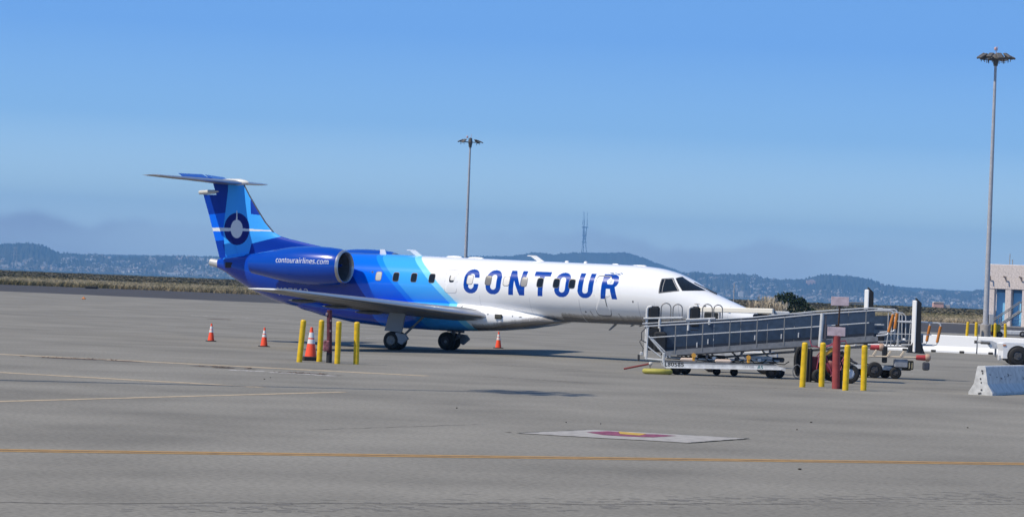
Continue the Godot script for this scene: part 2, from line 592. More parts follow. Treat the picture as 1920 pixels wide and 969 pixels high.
# ---------------------------------------------------------------- jet
func make_jet() -> void:
	var skin_m := mat(1, 1, 1, 0.14)
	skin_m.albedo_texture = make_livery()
	skin_m.clearcoat_enabled = true
	skin_m.clearcoat = 0.5
	skin_m.metallic_specular = 0.4
	var fin_m: StandardMaterial3D = skin_m.duplicate()
	fin_m.roughness = 0.5
	fin_m.clearcoat_enabled = false
	fin_m.metallic_specular = 0.3
	skin_m.clearcoat_roughness = 0.07
	var navy := mat(0.0, 0.058, 0.42, 0.2)
	navy.clearcoat_enabled = true
	navy.clearcoat = 0.45
	navy.metallic_specular = 0.4
	navy.clearcoat_roughness = 0.08
	var alu := mat(0.62, 0.63, 0.66, 0.30, 0.85)
	var grey := mat(0.22, 0.225, 0.24, 0.42, 0.0, 0.2)
	var under := mat(0.10, 0.105, 0.115, 0.5, 0.0, 0.2)  # wing grey made darker: underside shade put into the colour
	var white := mat(0.78, 0.79, 0.80, 0.3)
	var glass := mat(0.012, 0.016, 0.022, 0.06)
	var dark := mat(0.018, 0.018, 0.02, 0.6)
	var rubber: Material = M.rubber
	var J := thing("passenger_jet", "blue and white regional jet with a T-tail parked nose to the right on the apron", "airplane", Vector3(-3.31, 0, -119.15), deg_to_rad(-29.0))

	# body: a skin for each side, so that each has its own half of the livery
	var b := MB.new()
	for port in [false, true]:
		var rows: Array = []
		var uvs: Array = []
		for i in 131:
			var x: float
			if i < 20:
				x = lerpf(-9.75, -6.2, i / 20.0)
			elif i < 70:
				x = lerpf(-6.2, 9.4, (i - 20) / 50.0)
			else:
				x = lerpf(9.4, 14.65, 1.0 - (1.0 - (i - 70) / 60.0) ** 1.4)
			var s := sec(x)
			var r: Array = []
			var q: Array = []
			for j in 41:
				var a := -PI / 2 + PI * j / 40.0
				var p := Vector3(x, (s.x + s.y) * 0.5 + sin(a) * (s.x - s.y) * 0.5, cos(a) * s.z * (-1.0 if port else 1.0))
				r.append(p)
				q.append(livery_uv(p.x, p.y, port))
			rows.append(r)
			uvs.append(q)
		var from := b.v.size()
		b.sheet(rows, Vector3(0, 0, -1.0 if port else 1.0), uvs)
		for i in range(from, b.v.size()):
			if absf(b.v[i].z) < 1e-4:
				b.n[i] = Vector3(b.n[i].x, b.n[i].y, 0).normalized()
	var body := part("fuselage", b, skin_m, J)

	# belly fairing round the wing root
	b = MB.new()
	var FB := [[-6.1, 1.75, 1.54, 0.15], [-5.2, 1.78, 1.30, 0.60], [-4.0, 1.82, 1.08, 0.98], [-2.6, 1.88, 0.90, 1.20], [-1.0, 1.92, 0.80, 1.30], [0.8, 1.93, 0.78, 1.34], [2.4, 1.92, 0.82, 1.34], [3.4, 1.86, 0.88, 1.30], [4.4, 1.74, 0.98, 1.20], [5.3, 1.58, 1.12, 1.0], [6.0, 1.44, 1.25, 0.68], [6.5, 1.36, 1.33, 0.15]]
	for port in [false, true]:
		var rows: Array = []
		var uvs: Array = []
		for i in (FB.size() - 1) * 4 + 1:
			var g: float = i / 4.0
			var i0 := mini(int(g), FB.size() - 2)
			var w := smoothstep(0.0, 1.0, g - i0) * 0.5 + (g - i0) * 0.5
			var x := lerpf(FB[i0][0], FB[i0 + 1][0], g - i0)
			var tp := lerpf(FB[i0][1], FB[i0 + 1][1], w)
			var bt := lerpf(FB[i0][2], FB[i0 + 1][2], w)
			var rz := lerpf(FB[i0][3], FB[i0 + 1][3], w)
			var r: Array = []
			var q: Array = []
			for j in 25:
				var a := -PI / 2 + PI * j / 24.0
				var ex := pow(absf(cos(a)), 0.62)
				var p := Vector3(x, (tp + bt) * 0.5 + signf(sin(a)) * pow(absf(sin(a)), 0.75) * (tp - bt) * 0.5, ex * rz * (-1.0 if port else 1.0))
				r.append(p)
				q.append(livery_uv(p.x, p.y, port))
			rows.append(r)
			uvs.append(q)
		b.sheet(rows, Vector3(0, 0, -1.0 if port else 1.0), uvs)
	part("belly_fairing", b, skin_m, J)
	var vent := MB.new()
	vent.cbox(Vector3(4.0, 1.43, 1.262), Vector3(0.30, 0.17, 0.05), 0.03, Basis(Vector3.UP, 0.1))
	part("air_vent", vent, mat(0.06, 0.06, 0.05, 0.7), J)

	# cabin windows, some with their blinds down
	var blinds := {0: 1.0, 5: 1.0, 6: 0.45, 7: 1.2, 8: 0.6}
	var wx := [-1.44, -0.66, 0.14, 0.94, 2.61, 3.41, 4.19, 4.95, 5.63, 6.32, 6.98]
	for i in wx.size():
		var shade: float = {0: 0.55, 4: 0.72, 5: 0.2, 6: 0.78, 7: 0.33}.get(i, 0.0)
		var fr := part("cabin_window", skin_patch(wx[i], 2.77, 0.285, 0.37, 0.004, 0.88), mat(0.12, 0.125, 0.14, 0.4), J)
		var gm := glass
		if shade > 0.0:
			gm = mat(shade, shade * 0.97, shade * 0.93, 0.25)
		part("pane", skin_patch(wx[i], 2.77, 0.25, 0.335, 0.003), gm, fr)
	# overwing exit, galley door, hold door seams
	var ex := part("emergency_exit", skin_patch(1.80, 2.68, 0.52, 0.86, 0.010, 0.0, 7.0), skin_m, J)
	part("seam", skin_patch(1.80, 2.68, 0.55, 0.89, 0.003, 0.95, 7.0), mat(0.42, 0.43, 0.45, 0.6), ex)
	var exw := part("window", skin_patch(1.82, 2.78, 0.26, 0.33, 0.013), glass, ex)
	exw.name = "window"
	part("blind", skin_patch(1.845, 2.815, 0.22, 0.25, 0.016), mat(0.72, 0.72, 0.70, 0.4), ex)
	var dr := part("service_door", skin_patch(8.27, 2.37, 0.62, 1.48, 0.010, 0.0, 7.0), skin_m, J)
	part("seam", skin_patch(8.27, 2.37, 0.655, 1.51, 0.003, 0.945, 7.0), mat(0.20, 0.205, 0.22, 0.6), dr)
	part("handle", skin_line([Vector2(8.40, 2.32), Vector2(8.46, 1.98)], 0.028, 0.014), mat(0.09, 0.09, 0.10, 0.6), dr)
	part("scuff_mark", skin_line([Vector2(7.70, 1.80), Vector2(7.78, 1.58), Vector2(7.86, 1.50)], 0.02, 0.004), mat(0.2, 0.2, 0.22), J)
	part("scuff_mark", skin_line([Vector2(8.86, 1.74), Vector2(8.95, 1.56), Vector2(9.0, 1.48)], 0.02, 0.004), mat(0.2, 0.2, 0.22), J)
	var notice := MB.new()
	for i in 9:
		var w: float = 0.05 + 0.03 * ((i * 7) % 4)
		var nb := skin_line([Vector2(8.34 + i * 0.07, 3.17 + 0.03 * ((i * 5) % 3)), Vector2(8.34 + i * 0.07 + w, 3.17 + 0.03 * ((i * 5) % 3))], 0.028, 0.004)
		var off := notice.v.size()
		notice.v.append_array(nb.v); notice.n.append_array(nb.n); notice.t.append_array(nb.t); notice.c.append_array(nb.c)
		for e in nb.k:
			notice.k.append(e + off)
	part("door_notice", notice, mat(0.16, 0.24, 0.42), J)

	# flight deck glass
	var sw := part("side_window", skin_quad([Vector2(10.60, 2.58), Vector2(10.56, 3.06), Vector2(10.90, 3.09), Vector2(11.27, 2.68)], 0.006), glass, J)
	part("frame", skin_line([Vector2(10.58, 2.56), Vector2(10.54, 3.08), Vector2(10.91, 3.115), Vector2(11.31, 2.67), Vector2(10.58, 2.56)], 0.03, 0.004), mat(0.12, 0.12, 0.13), sw)
	part("window_bar", skin_line([Vector2(10.70, 2.60), Vector2(10.67, 3.06)], 0.022, 0.010), mat(0.25, 0.25, 0.27), sw)
	for sg in [1.0, -1.0]:
		var ws := skin_quad([Vector2(11.42, 2.67), Vector2(10.98, 3.12), Vector2(11.10, 3.19), Vector2(12.08, 2.71)], 0.006)
		if sg < 0.0:
			for i in ws.v.size():
				ws.v[i].z *= -1.0
				ws.n[i].z *= -1.0
			for i in range(0, ws.k.size(), 3):
				var h := ws.k[i]
				ws.k[i] = ws.k[i + 1]
				ws.k[i + 1] = h
		part("windshield", ws, glass, J)
	b = MB.new()
	b.tube(Vector3(12.18, 2.72, 0.1), Vector3(11.75, 2.98, 0.55), 0.018)
	b.tube(Vector3(12.18, 2.72, 0.1), Vector3(12.45, 2.61, 0.05), 0.025)
	part("wiper", b, dark, J)
	for p in [Vector2(12.05, 2.22), Vector2(13.05, 2.10), Vector2(12.1, 1.98)]:
		b = MB.new()
		var s := skin(p.x, p.y)
		b.tube(s - Vector3(0, 0, 0.02), s + Vector3(0.02, 0, 0.12), 0.02)
		b.tube(s + Vector3(-0.04, 0, 0.12), s + Vector3(0.16, 0, 0.13), 0.016)
		part("air_probe", b, mat(0.3, 0.3, 0.31, 0.4, 0.6), J)

	# aerials and bumps along the spine
	for p in [[-1.95, 0.20, 0.0], [-0.32, 0.23, -0.26], [5.05, 0.22, -0.30]]:
		b = MB.new()
		var tp: float = sec(p[0]).x
		var lean: float = p[2]
		b.prism([Vector2(-0.13, 0), Vector2(0.16, 0), Vector2(0.09 + lean, p[1]), Vector2(-0.13 + lean * 1.25, p[1])], -0.022, 0.022, Transform3D(Basis(), Vector3(p[0], tp - 0.02, 0)))
		if lean < 0.0:
			b.box(Vector3(p[0] - 0.12 + lean, tp + p[1] - 0.03, 0), Vector3(0.34, 0.035, 0.05))
		part("blade_aerial", b, white, J)
	for p in [[1.25, 0.26, 0.06], [2.2, 0.26, 0.05], [6.15, 0.06, 0.065], [6.95, 0.05, 0.075], [8.2, 0.10, 0.035], [9.2, 0.22, 0.03]]:
		b = MB.new()
		b.lathe([Vector2(-p[1] * 1.4, 0.0), Vector2(-p[1], p[2] * 0.8), Vector2(0, p[2]), Vector2(p[1], p[2] * 0.8), Vector2(p[1] * 1.4, 0.0)], Vector3(p[0], sec(p[0]).x, 0), Vector3.RIGHT, 14)
		part("spine_dome", b, white, J)
	for p in [[8.35, -0.24], [9.1, -0.07], [9.45, -0.06], [9.9, -0.07]]:
		b = MB.new()
		b.prism([Vector2(0.07, 0.02), Vector2(-0.07, 0.02), Vector2(-0.14 + p[1] * 0.8, p[1]), Vector2(-0.06 + p[1] * 0.8, p[1])], -0.012, 0.012, Transform3D(Basis(), Vector3(p[0], 1.34, 0)))
		part("belly_aerial", b, mat(0.20, 0.20, 0.21, 0.5), J)

	# wings
	var W := [[Vector3(3.62, 1.40, 0.9), 5.25, 0.105], [Vector3(3.05, 1.52, 2.5), 4.55, 0.10], [Vector3(1.9, 1.76, 5.4), 3.35, 0.095], [Vector3(0.34, 2.08, 9.55), 1.78, 0.085], [Vector3(0.10, 2.12, 9.92), 1.50, 0.06], [Vector3(-0.35, 2.13, 10.02), 1.0, 0.04]]
	for sg in [1.0, -1.0]:
		var ws := W if sg > 0 else mirror(W)
		b = MB.new()
		foil(b, ws, 0.06, 0.72)
		var wing := part("wing", b, grey, J)
		b = MB.new()
		foil(b, ws, 0.0, 0.062)
		part("leading_edge", b, alu, wing)
		b = MB.new()
		foil(b, ws.slice(0, 3), 0.724, 1.0, false, -0.05)
		part("flap", b, under, wing)
		b = MB.new()
		foil(b, ws.slice(2, 5), 0.724, 1.0)
		part("aileron", b, grey, wing)
		for i in 4:
			var z: float = 4.3 + i * 0.95
			var f := (z - 0.9) / 8.9
			b = MB.new()
			b.cbox(Vector3(lerpf(0.3, -0.75, f), 1.49 + f * 0.62, z * sg), Vector3(0.26, 0.09, 0.08), 0.02)
			part("flap_hinge", b, M.sign_yellow, wing)
		for i in 3:
			var z: float = 2.6 + i * 2.3
			var f := (z - 0.9) / 8.9
			b = MB.new()
			b.lathe([Vector2(-0.6, 0.01), Vector2(-0.4, 0.05), Vector2(0, 0.07), Vector2(0.4, 0.06), Vector2(0.7, 0.01)], Vector3(lerpf(-0.9, -0.95, f), 1.24 + f * 0.72, z * sg), Vector3.RIGHT, 12)
			part("flap_track_fairing", b, under, wing)
		b = MB.new()
		b.lathe([Vector2(-0.9, 0.01), Vector2(-0.5, 0.035), Vector2(0.2, 0.035), Vector2(0.35, 0.005)], Vector3(-0.55, 2.13, 10.03 * sg), Vector3.RIGHT, 10)
		part("wingtip_light", b, white, wing)

	# fin, rudder, tailplane
	var FN := [[Vector3(-2.6, 3.24, 0), 7.0, 0.014, 0.861], [Vector3(-3.0, 3.50, 0), 6.70, 0.018, 0.858], [Vector3(-4.0, 3.72, 0), 5.77, 0.03, 0.840], [Vector3(-5.27, 3.92, 0), 4.57, 0.048, 0.804], [Vector3(-6.3, 4.10, 0), 3.6, 0.065, 0.758], [Vector3(-6.75, 4.20, 0), 3.19, 0.075, 0.729], [Vector3(-7.06, 4.35, 0), 2.93, 0.08, 0.712], [Vector3(-7.47, 4.74, 0), 2.66, 0.085, 0.70], [Vector3(-7.9, 5.28, 0), 2.43, 0.09, 0.70], [Vector3(-8.27, 5.77, 0), 2.25, 0.09, 0.70], [Vector3(-8.62, 6.30, 0), 2.06, 0.09, 0.70]]
	b = MB.new()
	foil(b, FN, 0.0, 0.70, true, 0.0, true)
	var fin := part("fin", b, fin_m, J)
	b = MB.new()
	foil(b, FN.slice(6), 0.0, 0.018, true)
	for i in b.v.size():
		b.v[i] += Vector3(0.012, 0, 0)
	part("leading_edge", b, mat(0.07, 0.07, 0.08, 0.6), fin)
	b = MB.new()
	foil(b, FN.slice(0, 10), 0.702, 1.0, true, 0.0, true)
	part("rudder", b, fin_m, J)
	b = MB.new()
	b.lathe([Vector2(0.42, 0.0), Vector2(0.28, 0.09), Vector2(0.0, 0.145), Vector2(-0.5, 0.14), Vector2(-1.0, 0.10), Vector2(-1.5, 0.02)], Vector3(-8.75, 6.29, 0), Vector3.RIGHT, 16)
	part("tail_bullet", b, mat(0.62, 0.62, 0.60, 0.35), J)
	b = MB.new()
	b.lathe([Vector2(0.0, 0.02), Vector2(-0.25, 0.07), Vector2(-1.0, 0.09), Vector2(-1.35, 0.085), Vector2(-1.42, 0.01)], Vector3(-9.35, 5.93, 0), Vector3(1, 0.06, 0).normalized(), 14)
	part("rudder_cap", b, mat(0.55, 0.55, 0.53, 0.35), J)
	var TP := [[Vector3(-8.55, 6.26, 0.0), 2.0, 0.10], [Vector3(-9.0, 6.29, 1.2), 1.62, 0.09], [Vector3(-9.72, 6.34, 3.3), 1.12, 0.08], [Vector3(-9.9, 6.36, 3.72), 0.98, 0.06], [Vector3(-10.1, 6.36, 3.78), 0.75, 0.04]]
	for sg in [1.0, -1.0]:
		var ts := TP if sg > 0 else mirror(TP)
		b = MB.new()
		foil(b, ts, 0.05, 0.68)
		var tp := part("tailplane", b, grey, J)
		b = MB.new()
		foil(b, ts, 0.0, 0.052)
		part("leading_edge", b, alu, tp)
		b = MB.new()
		foil(b, [[Vector3(-8.60, 6.265, 0.10 * sg), 1.96, 0.10], [Vector3(-9.15, 6.30, 1.60 * sg), 1.52, 0.09]], 0.69, 1.0, false, 0.52)
		part("elevator", b, navy, tp)
		b = MB.new()
		foil(b, [[Vector3(-9.17, 6.302, 1.66 * sg), 1.50, 0.085], ts[2], ts[3], ts[4]], 0.69, 1.0)
		part("outer_elevator", b, mat(0.5, 0.5, 0.5, 0.3, 0.5), tp)
	# tail cone with the small exhaust
	b = MB.new()
	b.lathe([Vector2(0.9, 0.31), Vector2(0.5, 0.24), Vector2(0.15, 0.18), Vector2(-0.05, 0.16), Vector2(-0.3, 0.15), Vector2(-0.31, 0.12), Vector2(0.0, 0.10)], Vector3(-9.72, 3.03, 0), Vector3(1, -0.14, 0).normalized(), 20)
	part("exhaust_cone", b, mat(0.58, 0.58, 0.57, 0.35, 0.3), J)
	b = MB.new()
	b.cbox(Vector3(-8.75, 2.98, 0.43), Vector3(0.5, 0.22, 0.08), 0.03, Basis(Vector3.UP, 0.22))
	part("tail_vent", b, mat(0.03, 0.015, 0.02, 0.6), J)

	# engines
	var prof := [Vector2(0.0, 0.595), Vector2(-0.10, 0.645), Vector2(-0.3, 0.695), Vector2(-0.7, 0.735), Vector2(-1.3, 0.755), Vector2(-1.9, 0.745), Vector2(-2.5, 0.69), Vector2(-3.1, 0.595), Vector2(-3.7, 0.48), Vector2(-4.25, 0.385)]
	for sg in [1.0, -1.0]:
		var ec := Vector3(-2.45, 3.07, 1.90 * sg)
		b = MB.new()
		b.lathe(prof.slice(1), ec, Vector3.RIGHT, 40)
		var nac := part("engine_nacelle", b, navy, J)
		b = MB.new()
		b.lathe([Vector2(-0.10, 0.648), Vector2(-0.05, 0.635), Vector2(0.0, 0.61), Vector2(0.018, 0.592), Vector2(0.0, 0.572), Vector2(-0.08, 0.545), Vector2(-0.16, 0.53)], ec, Vector3.RIGHT, 40)
		part("intake_lip", b, mat(0.48, 0.48, 0.49, 0.3, 0.8), nac)
		b = MB.new()
		b.lathe([Vector2(-0.16, 0.53), Vector2(-0.5, 0.51), Vector2(-0.95, 0.51)], ec, Vector3.RIGHT, 32)
		part("intake_duct", b, mat(0.09, 0.09, 0.10, 0.5), nac)
		b = MB.new()
		for i in 22:
			var a := TAU * i / 22.0
			b.box(ec + Vector3(-0.88, sin(a) * 0.3, cos(a) * 0.3), Vector3(0.02, 0.40, 0.085), Basis(Vector3.RIGHT, -a + PI / 2) * Basis(Vector3.UP, 0.6))
		part("fan", b, mat(0.10, 0.10, 0.11, 0.4, 0.7), nac)
		b = MB.new()
		b.lathe([Vector2(-0.5, 0.005), Vector2(-0.6, 0.06), Vector2(-0.85, 0.14), Vector2(-0.95, 0.5)], ec, Vector3.RIGHT, 24)
		part("spinner", b, dark, nac)
		b = MB.new()
		b.lathe([Vector2(-4.25, 0.385), Vector2(-4.27, 0.36), Vector2(-3.6, 0.33), Vector2(-3.55, 0.02)], ec, Vector3.RIGHT, 28)
		part("exhaust_nozzle", b, mat(0.10, 0.09, 0.08, 0.5, 0.4), nac)
		if sg > 0.0:
			var place := func(tx: float, ty: float) -> Vector3:
				var x := -4.02 + tx
				var along := x + 2.45
				var r := 0.7
				for i in prof.size() - 1:
					if along <= prof[i].x and along >= prof[i + 1].x:
						r = lerpf(prof[i].y, prof[i + 1].y, (along - prof[i].x) / (prof[i + 1].x - prof[i].x))
				var y := 0.17 + ty
				r += 0.006
				return ec + Vector3(x + 2.45, y, sqrt(maxf(r * r - y * y, 0.0)))
			part("web_address", lettering("contourairlines.com", 0.275, place, Vector3(0, 0, 1)), mat(0.72, 0.74, 0.78, 0.4), nac)
		b = MB.new()
		foil(b, [[Vector3(-3.0, 3.12, 0.75 * sg), 3.7, 0.09], [Vector3(-2.9, 3.12, 1.5 * sg), 3.5, 0.09]], 0.0, 1.0)
		part("pylon", b, navy, J)
	var reg := func(tx: float, ty: float) -> Vector3: return skin(-5.45 + tx, 2.02 + ty * 0.9, 0.006)
	part("registration", lettering("N27512", 0.46, reg, Vector3(0, 0, 1)), mat(0.60, 0.62, 0.66, 0.4), J)

	# undercarriage
	for sg in [1.0, -1.0]:
		b = MB.new()
		b.tube(Vector3(0.1, 0.34, 2.05 * sg), Vector3(0.28, 1.5, 2.05 * sg), 0.085, 0.10)
		b.tube(Vector3(0.0, 0.33, 1.72 * sg), Vector3(0.0, 0.33, 2.38 * sg), 0.06)
		b.tube(Vector3(0.35, 0.55, 2.05 * sg), Vector3(1.05, 1.35, 1.7 * sg), 0.045)
		b.tube(Vector3(0.0, 0.34, 2.05 * sg), Vector3(0.45, 0.55, 2.05 * sg), 0.06)
		var leg := part("main_gear_leg", b, mat(0.20, 0.22, 0.25, 0.45), J)
		b = MB.new()
		b.prism([Vector2(-0.30, 0.72), Vector2(0.46, 0.68), Vector2(0.62, 1.55), Vector2(-0.05, 1.60)], -0.03, 0.03, Transform3D(Basis(), Vector3(0, 0, 2.36 * sg)))
		part("gear_door", b, mat(0.26, 0.29, 0.34, 0.4), leg)
		b = MB.new()
		b.prism([Vector2(0.15, 0.66), Vector2(0.55, 0.62), Vector2(0.70, 0.45), Vector2(0.42, 0.22), Vector2(0.12, 0.36)], -0.05, 0.05, Transform3D(Basis(), Vector3(0.05, 0, 2.33 * sg)))
		part("lower_door", b, mat(0.32, 0.35, 0.40, 0.4), leg)
		for z in [-0.22, 0.22]:
			b = MB.new()
			b.lathe([Vector2(-0.12, 0.20), Vector2(-0.12, 0.29), Vector2(-0.09, 0.345), Vector2(0.0, 0.36), Vector2(0.09, 0.345), Vector2(0.12, 0.29), Vector2(0.12, 0.20)], Vector3(0, 0.355, 2.05 * sg + z), Vector3(0, 0, 1), 28)
			var tyre := part("tyre", b, rubber, leg)
			b = MB.new()
			b.lathe([Vector2(-0.10, 0.01), Vector2(-0.09, 0.13), Vector2(-0.12, 0.20), Vector2(0.12, 0.20), Vector2(0.09, 0.13), Vector2(0.10, 0.01)], Vector3(0, 0.355, 2.05 * sg + z), Vector3(0, 0, 1), 22)
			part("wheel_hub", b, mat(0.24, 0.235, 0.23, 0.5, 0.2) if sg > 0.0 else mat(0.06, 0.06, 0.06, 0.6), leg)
	b = MB.new()
	b.tube(Vector3(12.35, 0.28, 0), Vector3(12.3, 1.45, 0), 0.06)
	b.tube(Vector3(12.35, 0.28, -0.22), Vector3(12.35, 0.28, 0.22), 0.045)
	var nl := part("nose_gear_leg", b, mat(0.55, 0.55, 0.56, 0.4), J)
	for z in [-0.18, 0.18]:
		b = MB.new()
		b.lathe([Vector2(-0.09, 0.13), Vector2(-0.09, 0.2), Vector2(-0.05, 0.265), Vector2(0.05, 0.265), Vector2(0.09, 0.2), Vector2(0.09, 0.13)], Vector3(12.35, 0.265, z), Vector3(0, 0, 1), 22)
		part("nose_tyre", b, rubber, nl)
		b = MB.new()
		b.tube(Vector3(12.35, 0.265, z - 0.08), Vector3(12.35, 0.265, z + 0.08), 0.14, -1, 16)
		part("nose_hub", b, mat(0.5, 0.5, 0.5, 0.4), nl)
	for z in [-0.3, 0.3]:
		b = MB.new()
		b.box(Vector3(12.6, 1.12, z), Vector3(1.2, 0.45, 0.03))
		part("nose_gear_door", b, white, J)

# ---------------------------------------------------------------- small apron things
func make_cone(label: String, at: Vector3, h: float) -> void:
	var o := thing("traffic_cone", label, "traffic cone", at, 0.3, "traffic cones round the jet")
	var s := h / 0.71
	var b := MB.new()
	var bh := 0.036 * s if h < 0.9 else 0.13
	b.cbox(Vector3(0, bh * 0.5, 0), Vector3(0.37 * s, bh, 0.37 * s), 0.012 * s)
	part("base", b, mat(0.025, 0.025, 0.027, 0.8), o)
	var rad := func(y: float) -> float: return lerpf(0.135, 0.028, (y - 0.036) / 0.66) * s
	var cone_m := mat(0.90, 0.085, 0.025, 0.55)
	for q in [["body", 0.036, 0.36, cone_m], ["reflective_collar", 0.36, 0.455, M.reflect], ["band", 0.455, 0.485, cone_m], ["reflective_collar", 0.485, 0.60, M.reflect], ["tip", 0.60, 0.71, cone_m]]:
		b = MB.new()
		var e: float = 0.004 if q[0] == "reflective_collar" else 0.0
		b.tube(Vector3(0, q[1] * s, 0), Vector3(0, q[2] * s, 0), rad.call(q[1]) + e, rad.call(q[2]) + e, 20)
		part(q[0], b, q[3], o)

func make_bollard(label: String, at: Vector3, lean: Vector2, group: String, h := 1.26, r := 0.088) -> void:
	var o := thing("yellow_bollard", label, "bollard", at, 0.0, group)
	var b := MB.new()
	var top := Vector3(lean.x, h, lean.y)
	b.tube(Vector3(0, -0.05, 0), top, r, r, 20)
	part("pipe", b, M.bollard, o)
	b = MB.new()
	b.lathe([Vector2(0.0, r * 1.0), Vector2(r * 0.3, r * 0.9), Vector2(r * 0.5, r * 0.6), Vector2(r * 0.58, 0.0)], top, Vector3(lean.x, h, lean.y).normalized(), 20)
	part("cap", b, M.bollard, o)

func wheel(b_parent: Node, called: String, at: Vector3, axis: Vector3, r: float, w: float, hub: Material) -> void:
	var b := MB.new()
	b.lathe([Vector2(-w * 0.5, r * 0.55), Vector2(-w * 0.5, r * 0.86), Vector2(-w * 0.34, r), Vector2(w * 0.34, r), Vector2(w * 0.5, r * 0.86), Vector2(w * 0.5, r * 0.55)], at, axis, 24)
	var ty := part(called, b, M.rubber, b_parent)
	b = MB.new()
	b.lathe([Vector2(-w * 0.42, 0.005), Vector2(-w * 0.36, r * 0.3), Vector2(-w * 0.46, r * 0.56), Vector2(w * 0.46, r * 0.56), Vector2(w * 0.36, r * 0.3), Vector2(w * 0.42, 0.005)], at, axis, 20)
	b.tube(at - axis * w * 0.55, at + axis * w * 0.55, r * 0.14)
	var hb := part("hub", b, hub, b_parent)

func barrier_prism(b: MB, h: float, hw: float, tw: float, l: float) -> void:
	# New Jersey profile along x
	var pr := [Vector2(-hw, 0), Vector2(hw, 0), Vector2(hw, h * 0.09), Vector2(lerpf(hw, tw, 0.62), h * 0.38), Vector2(tw + 0.01, h * 0.96), Vector2(tw - 0.015, h), Vector2(-tw + 0.015, h), Vector2(-tw - 0.01, h * 0.96), Vector2(-lerpf(hw, tw, 0.62), h * 0.38), Vector2(-hw, h * 0.09)]
	b.prism(pr, 0.0, l, Transform3D(Basis(Vector3(0, 0, 1), Vector3(0, 1, 0), Vector3(1, 0, 0)), Vector3.ZERO))

func make_barriers() -> void:
	# the near block: its end catches the sun, its long side is turned away from it
	var d := Vector3(0.44, 0, -0.9).normalized()
	var o := thing("concrete_barrier", "stained white concrete barrier in the right foreground with scraped end", "barrier", Vector3(13.69, 0, -89.35), atan2(-d.z, d.x))
	var b := MB.new()
	barrier_prism(b, 0.84, 0.36, 0.115, 4.2)
	part("block", b, M.white_concrete, o)
	b = MB.new()
	for q in [[0.70, 0.03, 0.030], [0.63, 0.045, 0.02], [0.47, -0.01, 0.022], [0.36, 0.015, 0.018], [0.15, 0.03, 0.026], [0.05, -0.02, 0.05]]:
		b.cbox(Vector3(-0.004, q[0], q[1]), Vector3(0.02, 0.05, q[2] * 2.0), 0.008, Basis(Vector3.RIGHT, q[1] * 9.0))
	part("end_chip", b, mat(0.10, 0.10, 0.10, 0.9), o)
	b = MB.new()
	var rg := RandomNumberGenerator.new()
	rg.seed = 9
	for i in 14:
		var x := rg.randf_range(0.3, 4.0)
		var y := rg.randf_range(0.42, 0.72)
		var z := lerpf(0.21, 0.125, (y - 0.32) / 0.49)
		b.box(Vector3(x, y, z), Vector3(rg.randf_range(0.02, 0.16), rg.randf_range(0.01, 0.05), 0.006), Basis(Vector3(0, 0, 1), rg.randf_range(-0.2, 0.2)) * Basis(Vector3.RIGHT, -0.19))
	part("scrape", b, mat(0.20, 0.205, 0.22, 0.9), o)
	# the far row
	var names := ["white barrier at the left end of the far row, behind the ramps", "white barrier in the far row just right of the ramp bumpers", "white barrier in the far row in front of the tall light mast", "white barrier at the right end of the far row beside the tug"]
	for i in 4:
		var q := thing("white_barrier", names[i], "barrier", Vector3(19.0 + i * 2.92, 0, -165.0 + i * 0.76), -0.25, "white barriers in the far row")
		b = MB.new()
		barrier_prism(b, 0.92, 0.34, 0.15, 2.94)
		part("block", b, M.white_plastic, q)
		for x in [0.7, 2.2]:
			b = MB.new()
			b.cbox(Vector3(x, 0.06, 0.335), Vector3(0.26, 0.125, 0.05), 0.02)
			part("lifting_slot", b, mat(0.03, 0.03, 0.03, 0.8), q)

